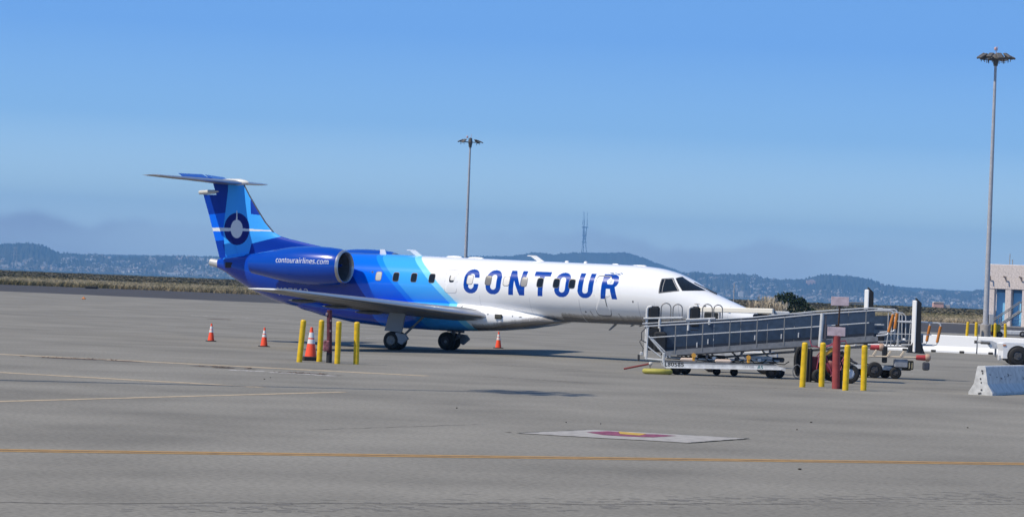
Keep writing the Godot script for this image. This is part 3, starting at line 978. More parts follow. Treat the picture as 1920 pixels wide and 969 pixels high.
func make_mast(label: String, at: Vector3, h: float, full: bool, cabinet: bool, turn := 0.0) -> void:
	var o := thing("light_mast", label, "light pole", at, turn)
	var b := MB.new()
	b.lathe([Vector2(-0.1, 0.43), Vector2(0.98, 0.43), Vector2(1.02, 0.40), Vector2(1.02, 0.02)], Vector3.ZERO, Vector3.UP, 24)
	part("concrete_base", b, M.concrete, o)
	b = MB.new()
	b.tube(Vector3(0, 1.0, 0), Vector3(0, 1.12, 0), 0.34, 0.34, 16)
	b.tube(Vector3(0, 1.1, 0), Vector3(0, h - 0.6, 0), 0.235, 0.105, 16)
	part("pole", b, M.galv, o)
	if cabinet:
		b = MB.new()
		b.cbox(Vector3(0.42, 1.45, 0.1), Vector3(0.36, 0.85, 0.4), 0.03)
		part("control_cabinet", b, mat(0.40, 0.42, 0.45, 0.5), o)
	b = MB.new()
	b.tube(Vector3(0, h - 0.85, 0), Vector3(0, h - 0.25, 0), 0.16, 0.26, 14)
	if full:
		b.tube(Vector3(0, h - 0.30, 0), Vector3(0, h + 0.12, 0), 0.55, 0.38, 14)
	else:
		b.tube(Vector3(0, h - 0.25, 0), Vector3(0, h + 0.3, 0), 0.28, 0.2, 12)
	part("hub", b, M.mast_head, o)
	var arms := 10 if full else 6
	for i in arms:
		var a := TAU * (i + 0.35) / arms
		if not full and i % 3 == 1:
			continue
		var dr := Vector3(cos(a), 0, sin(a))
		b = MB.new()
		b.tube(Vector3(0, h - 0.22, 0) + dr * 0.2, Vector3(0, h - 0.16, 0) + dr * 1.25, 0.045)
		var arm := part("arm", b, M.mast_head, o)
		b = MB.new()
		var bs := Basis(Vector3.UP, -a) * Basis(Vector3(0, 0, 1), -0.42 - 0.1 * (i % 3))
		b.cbox(Vector3(0, h - 0.10 + 0.05 * (i % 2), 0) + dr * 1.22, Vector3(0.74, 0.16, 0.46) if full else Vector3(0.75, 0.13, 0.45), 0.05, bs)
		b.tube(Vector3(0, h - 0.2, 0) + dr * 1.2, Vector3(0, h - 0.5, 0) + dr * 1.15, 0.03)
		if full:
			b.tube(Vector3(0, h - 0.2, 0) + dr * 0.75, Vector3(0, h - 0.62, 0) + dr * 0.72, 0.03)
		part("floodlight", b, M.mast_head, arm)
	if full:
		b = MB.new()
		for i in 24:
			var a := TAU * i / 24.0
			var a2 := TAU * (i + 1) / 24.0
			b.tube(Vector3(cos(a) * 1.0, h - 0.32, sin(a) * 1.0), Vector3(cos(a2) * 1.0, h - 0.32, sin(a2) * 1.0), 0.04, -1, 6)
		part("lowering_ring", b, M.mast_head, o)
	b = MB.new()
	b.tube(Vector3(0, h, 0), Vector3(0, h + 0.42, 0), 0.03)
	b.lathe([Vector2(0.0, 0.05), Vector2(0.04, 0.12), Vector2(0.22, 0.12), Vector2(0.3, 0.02)], Vector3(-0.05 if full else -0.4, h + (0.4 if full else 0.28), 0), Vector3.UP, 12)
	b.tube(Vector3(0.1, h + 0.4, 0), Vector3(0.1, h + 0.75, 0), 0.02)
	part("obstruction_lamp", b, mat(0.55, 0.36, 0.36, 0.4), o)

func make_signposts() -> void:
	# red post on the left
	var o := thing("red_post", "faded purplish red post with a black foot among the left bollards", "post", Vector3(-5.54, 0, -95.76))
	var b := MB.new()
	b.tube(Vector3(0, 0.30, 0), Vector3(-0.05, 1.63, 0), 0.085, 0.082, 18)
	part("pipe", b, mat(0.155, 0.032, 0.050, 0.75, 0.0, 0.8), o)
	b = MB.new()
	b.tube(Vector3(0, -0.05, 0), Vector3(0, 0.30, 0), 0.092, 0.09, 18)
	part("black_foot", b, mat(0.02, 0.02, 0.024, 0.7), o)
	b = MB.new()
	b.cbox(Vector3(-0.09, 0.52, 0.05), Vector3(0.20, 0.34, 0.16), 0.03)
	part("tag_box", b, mat(0.36, 0.13, 0.17, 0.8, 0.0, 0.8), o)
	b = MB.new()
	b.cbox(Vector3(-0.12, 1.50, 0.06), Vector3(0.07, 0.09, 0.08), 0.015)
	b.cbox(Vector3(0.01, 0.98, 0.085), Vector3(0.05, 0.06, 0.03), 0.01)
	b.cbox(Vector3(0.01, 1.30, 0.085), Vector3(0.05, 0.05, 0.03), 0.01)
	part("bracket", b, mat(0.25, 0.2, 0.22, 0.6), o)
	# red post with two boards on the right
	o = thing("red_signpost", "red post carrying two blank pale pink boards among the right bollards", "sign post", Vector3(9.54, 0, -89.66))
	b = MB.new()
	b.tube(Vector3(0, -0.05, 0), Vector3(-0.03, 1.54, 0), 0.115, 0.112, 20)
	part("post", b, mat(0.36, 0.062, 0.062, 0.7, 0.0, 0.2), o)
	b = MB.new()
	b.tube(Vector3(0.14, 0.0, -0.02), Vector3(0.13, 0.55, -0.02), 0.05, 0.045)
	b.tube(Vector3(0.02, 1.1, -0.11), Vector3(0.2, 0.6, -0.1), 0.02)
	part("conduit", b, mat(0.02, 0.018, 0.02, 0.7), o)
	b = MB.new()
	b.cbox(Vector3(-0.055, 1.66, 0.08), Vector3(0.52, 0.26, 0.02), 0.008)
	part("sign_board", b, M.pink_board, o)
	b = MB.new()
	b.tube(Vector3(0.0, 1.5, -0.05), Vector3(0.035, 2.50, -0.05), 0.026)
	b.box(Vector3(-0.02, 1.83, -0.04), Vector3(0.12, 0.06, 0.04))
	part("rod", b, mat(0.045, 0.025, 0.02, 0.8), o)
	b = MB.new()
	b.cbox(Vector3(0.03, 2.54, -0.02), Vector3(0.52, 0.26, 0.02), 0.008)
	part("sign_board", b, M.pink_board, o)

# ---------------------------------------------------------------- boarding ramps and ground equipment
func frame(called: String, a: Vector3, c: Vector3, r: float, m: Material, parent: Node, seg := 8) -> void:
	var b := MB.new()
	b.tube(a, c, r, -1, seg)
	part(called, b, m, parent)

func hoop(called: String, x0: float, x1: float, y0: float, y1: float, z: float, m: Material, parent: Node) -> void:
	var pts: Array = []
	var r := (x1 - x0) * 0.5
	pts.append(Vector3(x0, y0, z))
	for i in 9:
		var a := PI - PI * i / 8.0
		pts.append(Vector3((x0 + x1) * 0.5 + cos(a) * r, y1 - r + sin(a) * r, z))
	pts.append(Vector3(x1, y0, z))
	var b := MB.new()
	b.pipe(pts, 0.018)
	part(called, b, m, parent)

func grip_loop(parent: Node, x0: float, x1: float, yt: float, yb: float, z: float, lean: float) -> void:
	# rail end: out along the top, down through a padded grip, back along the bottom
	var b := MB.new()
	var pts := [Vector3(x0, yt + 0.0, z), Vector3(x1 - 0.10, yt + 0.01, z), Vector3(x1 - 0.02, yt - 0.03, z), Vector3(x1, yt - 0.10, z), Vector3(x1 - lean, yb + 0.10, z), Vector3(x1 - lean - 0.03, yb + 0.03, z), Vector3(x1 - lean - 0.12, yb, z), Vector3(x0 + 0.1, yb - 0.03, z)]
	b.pipe(pts, 0.028)
	part("end_rail", b, M.steel, parent)
	b = MB.new()
	b.pipe([Vector3(x1, yt - 0.10, z), Vector3(x1 - lean * 0.45, lerpf(yt, yb, 0.45), z), Vector3(x1 - lean, yb + 0.10, z)], 0.05)
	part("orange_grip", b, M.orange, parent)

func make_ramp_near() -> void:
	var at := Vector3(7.0, 0, -98.6)
	var o := thing("boarding_ramp", "long grey boarding ramp on a white trailer, nearest the camera, with slate blue side panels", "boarding ramp", at)
	var L := func(x: float, y: float, z := 0.6) -> Vector3: return Vector3(x - at.x, y, z)
	# deck slopes up to the right
	var dy := func(x: float) -> float: return 0.70 + (x - 4.9) * 0.1115
	var b := MB.new()
	for z in [0.58, -0.68]:
		var p: Array = []
		for x in [4.9, 11.7]:
			p.append(Vector2(x - at.x, dy.call(x)))
		b.prism([Vector2(4.9 - at.x, dy.call(4.9) - 0.12), Vector2(11.7 - at.x, dy.call(11.7) - 0.14), Vector2(11.7 - at.x, dy.call(11.7) + 0.02), Vector2(4.9 - at.x, dy.call(4.9) + 0.02)], z, z + 0.05)
	part("side_beam", b, M.grey_paint, o)
	b = MB.new()
	b.prism([Vector2(4.9 - at.x, dy.call(4.9) - 0.06), Vector2(11.7 - at.x, dy.call(11.7) - 0.06), Vector2(11.7 - at.x, dy.call(11.7) - 0.02), Vector2(4.9 - at.x, dy.call(4.9) - 0.02)], -0.63, 0.58)
	part("deck", b, mat(0.12, 0.12, 0.125, 0.8), o)
	b = MB.new()
	b.prism([Vector2(5.35 - at.x, dy.call(5.35) - 0.165), Vector2(11.7 - at.x, dy.call(11.7) - 0.185), Vector2(11.7 - at.x, dy.call(11.7) - 0.14), Vector2(5.35 - at.x, dy.call(5.35) - 0.121)], 0.56, 0.65)
	part("lower_rail", b, mat(0.03, 0.03, 0.033, 0.6), o)
	for x in [6.3, 7.4, 8.3, 9.1, 10.0]:
		b = MB.new()
		b.box(L.call(x, dy.call(x) - 0.24, 0.58), Vector3(0.07, 0.14, 0.07))
		part("deck_bracket", b, mat(0.10, 0.10, 0.11, 0.6), o)
	b = MB.new()
	b.prism([Vector2(6.9 - at.x, dy.call(6.9) - 0.36), Vector2(11.6 - at.x, dy.call(11.6) - 0.34), Vector2(11.6 - at.x, dy.call(11.6) - 0.26), Vector2(6.9 - at.x, dy.call(6.9) - 0.29)], -0.5, -0.42)
	part("far_beam", b, mat(0.30, 0.31, 0.33, 0.5), o)
	# rails, near and far
	for z in [0.62, -0.66]:
		var far: bool = z < 0.0
		var lift := 0.0 if not far else 0.07
		b = MB.new()
		b.pipe([L.call(4.27, 1.49 + lift, z), L.call(6.06, 1.66 + lift, z), L.call(7.79, 1.83 + lift, z), L.call(9.86, 2.11 + lift, z), L.call(11.5, 2.28 + lift, z), L.call(11.97, 2.29 + lift, z)], 0.022)
		part("top_rail", b, M.steel, o)
		if far:
			continue
		b = MB.new()
		b.pipe([L.call(4.45, 1.14 + lift, z), L.call(6.07, 1.31 + lift, z), L.call(8.87, 1.60 + lift, z), L.call(11.4, 1.89 + lift, z)], 0.018)
		part("mid_rail", b, M.steel, o)
		for i in 8:
			var x := 5.28 + i * 0.86
			frame("rail_post", L.call(x, dy.call(x) - (0.06 if not far else 0.0), z), L.call(x, 1.58 + (x - 5.28) * 0.117 + lift, z), 0.022, M.steel_dark, o)
	# slate blue panels on the far side, a joint between each
	for i in 8:
		var x0 := 4.86 + i * 0.86
		var x1 := x0 + 0.85
		for lv in [[0.06, 0.44], [0.455, 0.88]]:
			b = MB.new()
			b.prism([Vector2(x0 - at.x, dy.call(x0) + lv[0]), Vector2(x1 - at.x, dy.call(x1) + lv[0]), Vector2(x1 - at.x, dy.call(x1) + lv[1]), Vector2(x0 - at.x, dy.call(x0) + lv[1])], -0.70, -0.685)
			part("side_panel", b, M.slate if lv[0] < 0.2 else M.slate_light, o)
	for q in [[6.4, 0.2], [7.9, 0.22], [8.75, 0.2], [9.3, 0.2], [6.05, 0.12]]:
		b = MB.new()
		b.cbox(L.call(q[0], dy.call(q[0]) + q[1], -0.67), Vector3(0.04, 0.16, 0.03), 0.008)
		part("panel_clip", b, mat(0.55, 0.56, 0.58, 0.5), o)
	# landing at the left end with its bumper pads
	for q in [[4.36, 4.45, 4.82, 2.10], [5.70, 5.78, 6.12, 2.14]]:
		b = MB.new()
		b.pipe([L.call(q[0] + 0.05, 0.5 if q[0] < 5.0 else 1.4, -0.70), L.call(q[0] + 0.05, q[3] - 0.06, -0.70), L.call(q[0] + 0.09, q[3], -0.70), L.call(q[1] + 0.1, q[3] + 0.02, -0.70)], 0.045)
		part("pad_frame", b, M.white_steel, o)
		b = MB.new()
		b.cbox(L.call((q[1] + q[2]) * 0.5, q[3] - 0.30, -0.72), Vector3(q[2] - q[1], 0.68, 0.14), 0.06)
		part("bumper_pad", b, M.pad, o)
		b = MB.new()
		b.cbox(L.call((q[1] + q[2]) * 0.5, q[3] - 1.02 if q[0] < 5.0 else q[3] - 0.72, -0.74), Vector3(q[2] - q[1], 0.74 if q[0] < 5.0 else 0.12, 0.12), 0.05)
		part("lower_pad", b, M.pad, o)
	b = MB.new()
	b.cbox(L.call(4.86, 1.0, -0.55), Vector3(0.42, 0.66, 0.25), 0.06)
	part("end_bumper", b, M.pad, o)
	frame("landing_bar", L.call(4.30, 1.73, -0.66), L.call(5.55, 1.80, -0.66), 0.035, M.white_steel, o)
	frame("landing_bar", L.call(5.66, 1.74, -0.66), L.call(6.60, 1.82, -0.66), 0.035, M.white_steel, o)
	frame("landing_post", L.call(4.82, 1.45, -0.66), L.call(4.82, 1.76, -0.66), 0.04, M.white_steel, o)
	frame("landing_post", L.call(6.42, 1.62, -0.66), L.call(6.42, 1.80, -0.66), 0.04, M.white_steel, o)
	for q in [[4.86, 5.17, 1.55, 2.25], [5.24, 5.54, 1.55, 2.23], [6.19, 6.50, 1.62, 2.27], [6.55, 6.83, 1.66, 2.26]]:
		hoop("hand_hoop", q[0] - at.x, q[1] - at.x, q[2], q[3], -0.72, M.steel_dark, o)
	# white end frame and braces
	frame("end_post", L.call(4.38, 0.44), L.call(4.40, 1.50), 0.032, M.white_steel, o)
	frame("brace", L.call(4.42, 1.19), L.call(5.03, 0.54), 0.030, M.white_steel, o)
	frame("brace", L.call(4.50, 1.16), L.call(5.14, 0.55), 0.024, M.white_steel, o)
	frame("brace", L.call(4.38, 0.88), L.call(4.84, 0.54), 0.024, M.white_steel, o)
	frame("end_sill", L.call(4.33, 0.47), L.call(4.92, 0.44), 0.036, M.white_steel, o)
	b = MB.new()
	b.pipe([L.call(4.34, 1.46), L.call(4.20, 1.30), L.call(4.21, 1.05), L.call(4.36, 0.98)], 0.018)
	b.pipe([L.call(4.22, 1.1), L.call(4.15, 1.0), L.call(4.27, 0.8), L.call(4.25, 0.62)], 0.014)
	part("hose", b, mat(0.08, 0.08, 0.085, 0.6), o)
	b = MB.new()
	b.cbox(L.call(4.22, 0.62), Vector3(0.10, 0.12, 0.12), 0.02)
	part("coupling", b, mat(0.5, 0.5, 0.5, 0.4), o)
	b = MB.new()
	b.cbox(L.call(4.14, 0.50), Vector3(0.07, 0.20, 0.10), 0.02)
	part("chock_holder", b, mat(0.04, 0.04, 0.045, 0.6), o)
	# trailer
	for z in [0.62, -0.72]:
		b = MB.new()
		b.prism([Vector2(4.90 - at.x, 0.40), Vector2(4.94 - at.x, 0.24), Vector2(5.06 - at.x, 0.20), Vector2(8.62 - at.x, 0.30), Vector2(8.80 - at.x, 0.24), Vector2(8.82 - at.x, 0.34), Vector2(8.55 - at.x, 0.41), Vector2(5.1 - at.x, 0.36)], z, z + 0.09)
		part("chassis_beam", b, M.white_steel, o)
		b = MB.new()
		b.prism([Vector2(5.02 - at.x, 0.205), Vector2(8.66 - at.x, 0.285), Vector2(8.66 - at.x, 0.31), Vector2(5.02 - at.x, 0.23)], z + 0.092, z + 0.19)
		part("chassis_lip", b, M.bright_white, o)
		b = MB.new()
		b.prism([Vector2(4.98 - at.x, 0.37), Vector2(8.5 - at.x, 0.415), Vector2(8.5 - at.x, 0.45), Vector2(4.98 - at.x, 0.42)], z, z + 0.07)
		part("chassis_flange", b, M.grey_paint, o)
	b = MB.new()
	b.cbox(L.call(4.93, 0.52), Vector3(0.08, 0.32, 0.10), 0.015)
	part("chassis_post", b, M.white_steel, o)
	frame("lift_tube", L.call(5.05, 0.53, 0.35), L.call(6.35, 0.52, 0.35), 0.05, M.alu, o)
	frame("lift_tube", L.call(6.35, 0.52, 0.35), L.call(8.75, 0.56, 0.35), 0.038, M.alu, o)
	frame("lift_strut", L.call(6.45, 0.72, 0.0), L.call(6.85, 0.44, 0.0), 0.022, M.white_steel, o)
	frame("lift_strut", L.call(6.30, 0.72, 0.0), L.call(6.70, 0.44, 0.0), 0.022, M.white_steel, o)
	# struts, cables and valves crowded between the deck and the trailer
	for q in [[5.5, 0.68, 5.95, 0.44, 0.1], [7.05, 0.84, 7.5, 0.46, 0.2], [7.6, 0.9, 7.2, 0.46, -0.1], [8.0, 0.94, 8.5, 0.48, 0.25]]:
		frame("scissor_strut", L.call(q[0], q[1], q[4]), L.call(q[2], q[3], q[4]), 0.026, M.steel_dark, o)
	for i in 5:
		b = MB.new()
		var cx := 5.5 + i * 0.72
		b.pipe([L.call(cx, 0.60, 0.45), L.call(cx + 0.16, 0.47, 0.5), L.call(cx + 0.4, 0.46, 0.5), L.call(cx + 0.55, 0.56 + 0.03 * (i % 2), 0.45)], 0.016)
		part("hydraulic_hose", b, M.rubber, o)
		b = MB.new()
		b.cbox(L.call(cx + 0.32, 0.57, 0.42), Vector3(0.13, 0.10 + 0.03 * (i % 2), 0.1), 0.015)
		part("valve_block", b, mat(0.05, 0.05, 0.055, 0.6) if i % 2 == 0 else M.alu, o)
	for i in 8:
		var x0 := 4.86 + i * 0.86
		b = MB.new()
		b.prism([Vector2(x0 - at.x, dy.call(x0) + 0.02), Vector2(x0 + 0.85 - at.x, dy.call(x0 + 0.85) + 0.02), Vector2(x0 + 0.85 - at.x, dy.call(x0 + 0.85) + 0.11), Vector2(x0 - at.x, dy.call(x0) + 0.11)], -0.67, -0.66)
		part("kick_plate", b, mat(0.022, 0.028, 0.042, 0.5), o)
	for x in [5.72, 6.82]:
		b = MB.new()
		b.lathe([Vector2(-0.26, 0.02), Vector2(-0.22, 0.06), Vector2(0.2, 0.07), Vector2(0.26, 0.03)], L.call(x, 0.49, 0.62), Vector3.RIGHT, 14)
		part("grease_can", b, mat(0.62, 0.50, 0.42, 0.6), o)
	for x in [5.88, 7.62]:
		b = MB.new()
		b.cbox(L.call(x, 0.55, 0.66), Vector3(0.09, 0.17, 0.08), 0.015)
		b.tube(L.call(x, 0.64, 0.62), L.call(x, 0.64, 0.72), 0.07, -1, 14)
		part("yellow_pulley", b, M.orange_yellow, o)
	b = MB.new()
	b.lathe([Vector2(-0.6, 0.01), Vector2(-0.55, 0.05), Vector2(0.2, 0.06), Vector2(0.3, 0.04)], L.call(8.1, 0.64, 0.3), Vector3.RIGHT, 14)
	part("white_cylinder", b, M.white_steel, o)
	b = MB.new()
	b.cbox(L.call(8.35, 0.60, 0.0), Vector3(0.9, 0.13, 0.5), 0.03)
	b.cbox(L.call(6.5, 0.60, -0.2), Vector3(0.9, 0.10, 0.4), 0.03)
	part("hydraulic_tray", b, mat(0.035, 0.035, 0.04, 0.6), o)
	for q in [[5.36, 0.5], [5.68, -0.3], [8.37, 0.5], [8.68, -0.3], [6.72, -0.75], [7.28, -0.75]]:
		wheel(o, "tyre", L.call(q[0], 0.19 if q[1] > -0.7 else 0.13, q[1]), Vector3(0, 0, 1), 0.19 if q[1] > -0.7 else 0.13, 0.14, mat(0.05, 0.05, 0.055, 0.6))
	var unit := func(tx: float, ty: float) -> Vector3: return Vector3(5.27 + tx - at.x, 0.325 + ty + tx * 0.02, 0.712)
	part("unit_number", lettering("L80585", 0.19, unit, Vector3(0, 0, 1)), mat(0.015, 0.015, 0.018, 0.6), o)
	var mark := func(tx: float, ty: float) -> Vector3: return Vector3(8.0 + tx - at.x, 0.345 + ty, 0.712)
	part("maker_mark", lettering("AS", 0.16, mark, Vector3(0, 0, 1)), mat(0.03, 0.16, 0.18, 0.6), o)
	var mark2 := func(tx: float, ty: float) -> Vector3: return Vector3(7.66 + tx - at.x, 0.35 + ty, 0.712)
	part("maker_name", lettering("CLYDE", 0.10, mark2, Vector3(0, 0, 1)), mat(0.22, 0.22, 0.24, 0.6), o)
	# tall white post half way along
	frame("lift_post", L.call(9.86, 1.05, 0.70), L.call(9.90, 2.13, 0.70), 0.062, M.white_steel, o)
	b = MB.new()
	b.pipe([L.call(9.92, 2.08, 0.70), L.call(10.02, 2.04, 0.70), L.call(10.02, 1.80, 0.70)], 0.02)
	b.cbox(L.call(10.01, 1.55, 0.68), Vector3(0.10, 0.5, 0.08), 0.02)
	part("post_handle", b, mat(0.10, 0.09, 0.10, 0.6), o)
	# ends with padded grips
	grip_loop(o, 11.55 - at.x, 12.16 - at.x, 2.29, 1.52, 0.62, 0.13)
	grip_loop(o, 11.8 - at.x, 12.44 - at.x, 2.33, 1.62, -0.66, 0.06)

	# tow bar and floor ring at the left end
	var tb := thing("tow_bar", "dark red tow bar lying at the left end of the grey boarding ramp", "tow bar", Vector3(4.2, 0, -100.0))
	b = MB.new()
	b.tube(Vector3(-0.44, 0.07, 0), Vector3(0.36, 0.26, 0), 0.032)
	part("bar", b, mat(0.20, 0.03, 0.03, 0.6), tb)
	b = MB.new()
	b.lathe([Vector2(-0.06, 0.01), Vector2(-0.04, 0.06), Vector2(0.04, 0.06), Vector2(0.06, 0.01)], Vector3(0.42, 0.27, 0), Vector3.RIGHT, 14)
	part("eye", b, M.white_steel, tb)
	b = MB.new()
	b.tube(Vector3(0.40, 0.0, 0), Vector3(0.40, 0.26, 0), 0.02)
	part("prop_leg", b, M.steel_dark, tb)
	b = MB.new()
	var ringp: Array = []
	for i in 33:
		var a := TAU * i / 32.0
		ringp.append(Vector3(cos(a) * 0.40, 0.09 + 0.0 * sin(a), sin(a) * 0.30))
	b.pipe(ringp, 0.085, 10)
	var rg := solo("yellow_hose_ring", b, mat(0.46, 0.42, 0.08, 0.6, 0.0, 0.2), "pale yellow padded ring on the ground under the left end of the ramp", "bumper ring", Vector3(4.74, 0, -97.75))

func make_ramp_far() -> void:
	var at := Vector3(12.6, 0, -104.0)
	var o := thing("boarding_ramp", "second boarding ramp behind the first, with two tall black and white posts", "boarding ramp", at)
	var L := func(x: float, y: float, z := 0.0) -> Vector3: return Vector3(x - at.x, y, z)
	var b := MB.new()
	b.cbox(L.call(11.7, 1.16, -0.5), Vector3(4.4, 0.10, 1.0), 0.02, Basis(Vector3(0, 0, 1), 0.055))
	part("deck", b, M.grey_paint, o)
	for i in 5:
		var x0 := 9.55 + i * 0.86
		b = MB.new()
		b.prism([Vector2(x0 - at.x, 1.14 + i * 0.05), Vector2(x0 + 0.84 - at.x, 1.19 + i * 0.05), Vector2(x0 + 0.84 - at.x, 1.98 + i * 0.045), Vector2(x0 - at.x, 1.94 + i * 0.045)], -0.96, -0.94)
		part("side_panel", b, M.slate if i % 2 == 0 else M.slate_light, o)
	for q in [[13.05, 1.1], [13.75, 1.02]]:
		b = MB.new()
		b.box(L.call(q[0], q[1] + 0.28, -0.9), Vector3(0.62, 0.5, 0.02))
		part("side_panel", b, M.slate_light, o)
	for z in [0.05, -0.9]:
		b = MB.new()
		b.pipe([L.call(9.4, 2.0, z), L.call(11.0, 2.14, z), L.call(12.2, 2.24, z), L.call(12.75, 2.26, z), L.call(13.2, 2.22, z), L.call(13.32, 2.12, z), L.call(13.34, 1.3, z)], 0.02)
		part("top_rail", b, M.steel, o)
		b = MB.new()
		b.pipe([L.call(9.4, 1.58, z), L.call(11.2, 1.72, z), L.call(12.6, 1.80, z)], 0.016)
		part("mid_rail", b, M.steel, o)
		for x in [10.0, 10.95, 11.25, 11.6, 12.85, 13.1]:
			frame("rail_post", L.call(x, 1.1, z), L.call(x, 2.14 if x < 12.0 else 2.2, z), 0.018, M.steel, o)
	b = MB.new()
	b.tube(L.call(11.0, 2.48, -0.9), L.call(12.0, 2.50, -0.9), 0.03)
	b.tube(L.call(11.1, 1.3, -0.9), L.call(11.1, 2.48, -0.9), 0.016)
	b.tube(L.call(11.35, 1.3, -0.9), L.call(11.42, 2.48, -0.9), 0.016)
	part("step_rail", b, M.steel_dark, o)
	# right hand cage
	for q in [[13.1, 14.50, 1.92, 1.18, 0.1, 0.10], [13.0, 14.22, 1.93, 1.20, -0.5, 0.09]]:
		grip_loop(o, q[0] - at.x, q[1] - at.x, q[2], q[3], q[4], q[5])
	frame("mid_rail", L.call(12.4, 1.50, 0.1), L.call(14.2, 1.53, 0.1), 0.016, M.steel, o)
	for q in [[13.05, 1.1, 1.9], [12.7, 1.1, 1.5], [13.45, 1.1, 2.0]]:
		frame("cage_post", L.call(q[0], q[1], 0.1), L.call(q[0] + 0.04, q[2], 0.1), 0.017, M.steel, o)
	frame("white_post", L.call(13.0, 1.2, -0.3), L.call(13.02, 2.1, -0.3), 0.035, M.white_steel, o)
	frame("cage_sill", L.call(12.3, 1.06, 0.1), L.call(13.4, 1.10, 0.1), 0.025, M.steel_dark, o)
	# tall bumper posts: white on the side turned to the left, black pad facing the jet
	for q in [[11.92, 12.20, 3.02, 1.9, 0.0], [13.52, 13.80, 2.72, 0.92, 0.2]]:
		b = MB.new()
		var tilt := Basis(Vector3.UP, deg_to_rad(-38.0))
		b.cbox(L.call(q[0] + 0.055, (q[2] + q[3]) * 0.5 - 0.03, 0.08 + q[4]), Vector3(0.17, q[2] - q[3] - 0.06, 0.05), 0.02, tilt)
		part("post_shell", b, M.bright_white, o)
		b = MB.new()
		b.prism([Vector2(q[0] + 0.10 - at.x, q[3]), Vector2(q[1] + 0.03 - at.x, q[3]), Vector2(q[1] - at.x, q[2] - 0.14), Vector2(q[0] + 0.10 - at.x, q[2] + 0.02)], -0.17 + q[4], 0.12 + q[4])
		part("post_pad", b, M.pad, o)
	b = MB.new()
	b.prism([Vector2(11.98 - at.x, 1.9), Vector2(12.14 - at.x, 1.9), Vector2(12.06 - at.x, 0.95), Vector2(11.94 - at.x, 0.95)], -0.1, 0.1)
	part("lower_pad", b, M.pad, o)
	b = MB.new()
	b.prism([Vector2(13.58 - at.x, 1.30), Vector2(13.82 - at.x, 1.30), Vector2(13.98 - at.x, 0.88), Vector2(13.40 - at.x, 0.90), Vector2(13.45 - at.x, 1.05)], -0.1, 0.3)
	part("pad_foot", b, M.pad, o)
	b = MB.new()
	b.cbox(L.call(12.45, 1.32, -0.2), Vector3(0.4, 0.34, 0.3), 0.08)
	part("black_cushion", b, M.pad, o)
	# red rollers on arms, each with a block below
	for q in [[12.16, 1.03, 0.15], [13.70, 0.75, 0.3]]:
		b = MB.new()
		b.lathe([Vector2(-0.02, 0.06), Vector2(0.0, 0.085), Vector2(0.26, 0.095), Vector2(0.30, 0.09)], L.call(q[0], q[1], q[2]), Vector3.RIGHT, 18)
		part("red_roller", b, M.red, o)
		b = MB.new()
		b.lathe([Vector2(0.0, 0.09), Vector2(0.03, 0.125), Vector2(0.12, 0.13), Vector2(0.18, 0.08), Vector2(0.19, 0.01)], L.call(q[0] + 0.29, q[1] + 0.01, q[2]), Vector3.RIGHT, 18)
		part("roller_cap", b, mat(0.45, 0.30, 0.22, 0.6), o)
	b = MB.new()
	b.cbox(L.call(12.64, 0.80, 0.2), Vector3(0.17, 0.55, 0.16), 0.03)
	part("hanging_block", b, M.pad, o)
	b = MB.new()
	b.cbox(L.call(14.03, 0.47, 0.3), Vector3(0.23, 0.28, 0.18), 0.04)
	part("hanging_block", b, mat(0.05, 0.055, 0.075, 0.6), o)
	frame("cross_arm", L.call(10.8, 1.0, 0.0), L.call(12.2, 1.03, 0.1), 0.055, M.white_steel, o)
	frame("cross_arm", L.call(12.1, 0.73, 0.3), L.call(13.70, 0.75, 0.3), 0.028, M.cream, o)
	for q in [[10.95, 1.02], [11.65, 1.02], [12.30, 0.78], [12.78, 0.76], [13.22, 0.77]]:
		b = MB.new()
		b.cbox(L.call(q[0], q[1] + 0.08, 0.3), Vector3(0.07, 0.22, 0.07), 0.01, Basis(Vector3(0, 0, 1), -0.55))
		part("arm_lug", b, M.cream if q[0] > 12.0 else M.white_steel, o)
	# trailer
	b = MB.new()
	b.prism([Vector2(10.6 - at.x, 0.42), Vector2(12.6 - at.x, 0.44), Vector2(13.25 - at.x, 0.36), Vector2(13.22 - at.x, 0.26), Vector2(12.4 - at.x, 0.30), Vector2(10.6 - at.x, 0.28)], 0.0, 0.1)
	part("chassis_beam", b, M.white_steel, o)
	b = MB.new()
	b.cbox(L.call(12.1, 0.36, -0.5), Vector3(3.0, 0.14, 0.8), 0.03)
	part("chassis_floor", b, mat(0.05, 0.05, 0.055, 0.7), o)
	b = MB.new()
	b.cbox(L.call(13.20, 0.53, 0.12), Vector3(0.46, 0.28, 0.3), 0.03)
	part("battery_box", b, mat(0.34, 0.36, 0.41, 0.6, 0.0, 0.2), o)
	b = MB.new()
	b.cbox(L.call(13.52, 0.48, 0.12), Vector3(0.20, 0.30, 0.25), 0.02)
	part("tool_box", b, mat(0.12, 0.10, 0.06, 0.7, 0.0, 0.8), o)
	for i in 2:
		b = MB.new()
		b.cbox(L.call(13.48 + i * 0.09, 0.47, 0.26), Vector3(0.03, 0.2, 0.02), 0.006)
		part("box_latch", b, mat(0.4, 0.36, 0.25, 0.6), o)
	for q in [[12.30, 0.28, 0.27, 0.35], [12.75, 0.2, 0.2, -0.4], [13.03, 0.2, 0.2, 0.15], [10.9, 0.2, 0.2, 0.0], [12.1, 0.24, 0.24, -0.7]]:
		wheel(o, "tyre", L.call(q[0], q[1], q[3]), Vector3(0, 0, 1), q[2], 0.16, mat(0.06, 0.06, 0.065, 0.6))

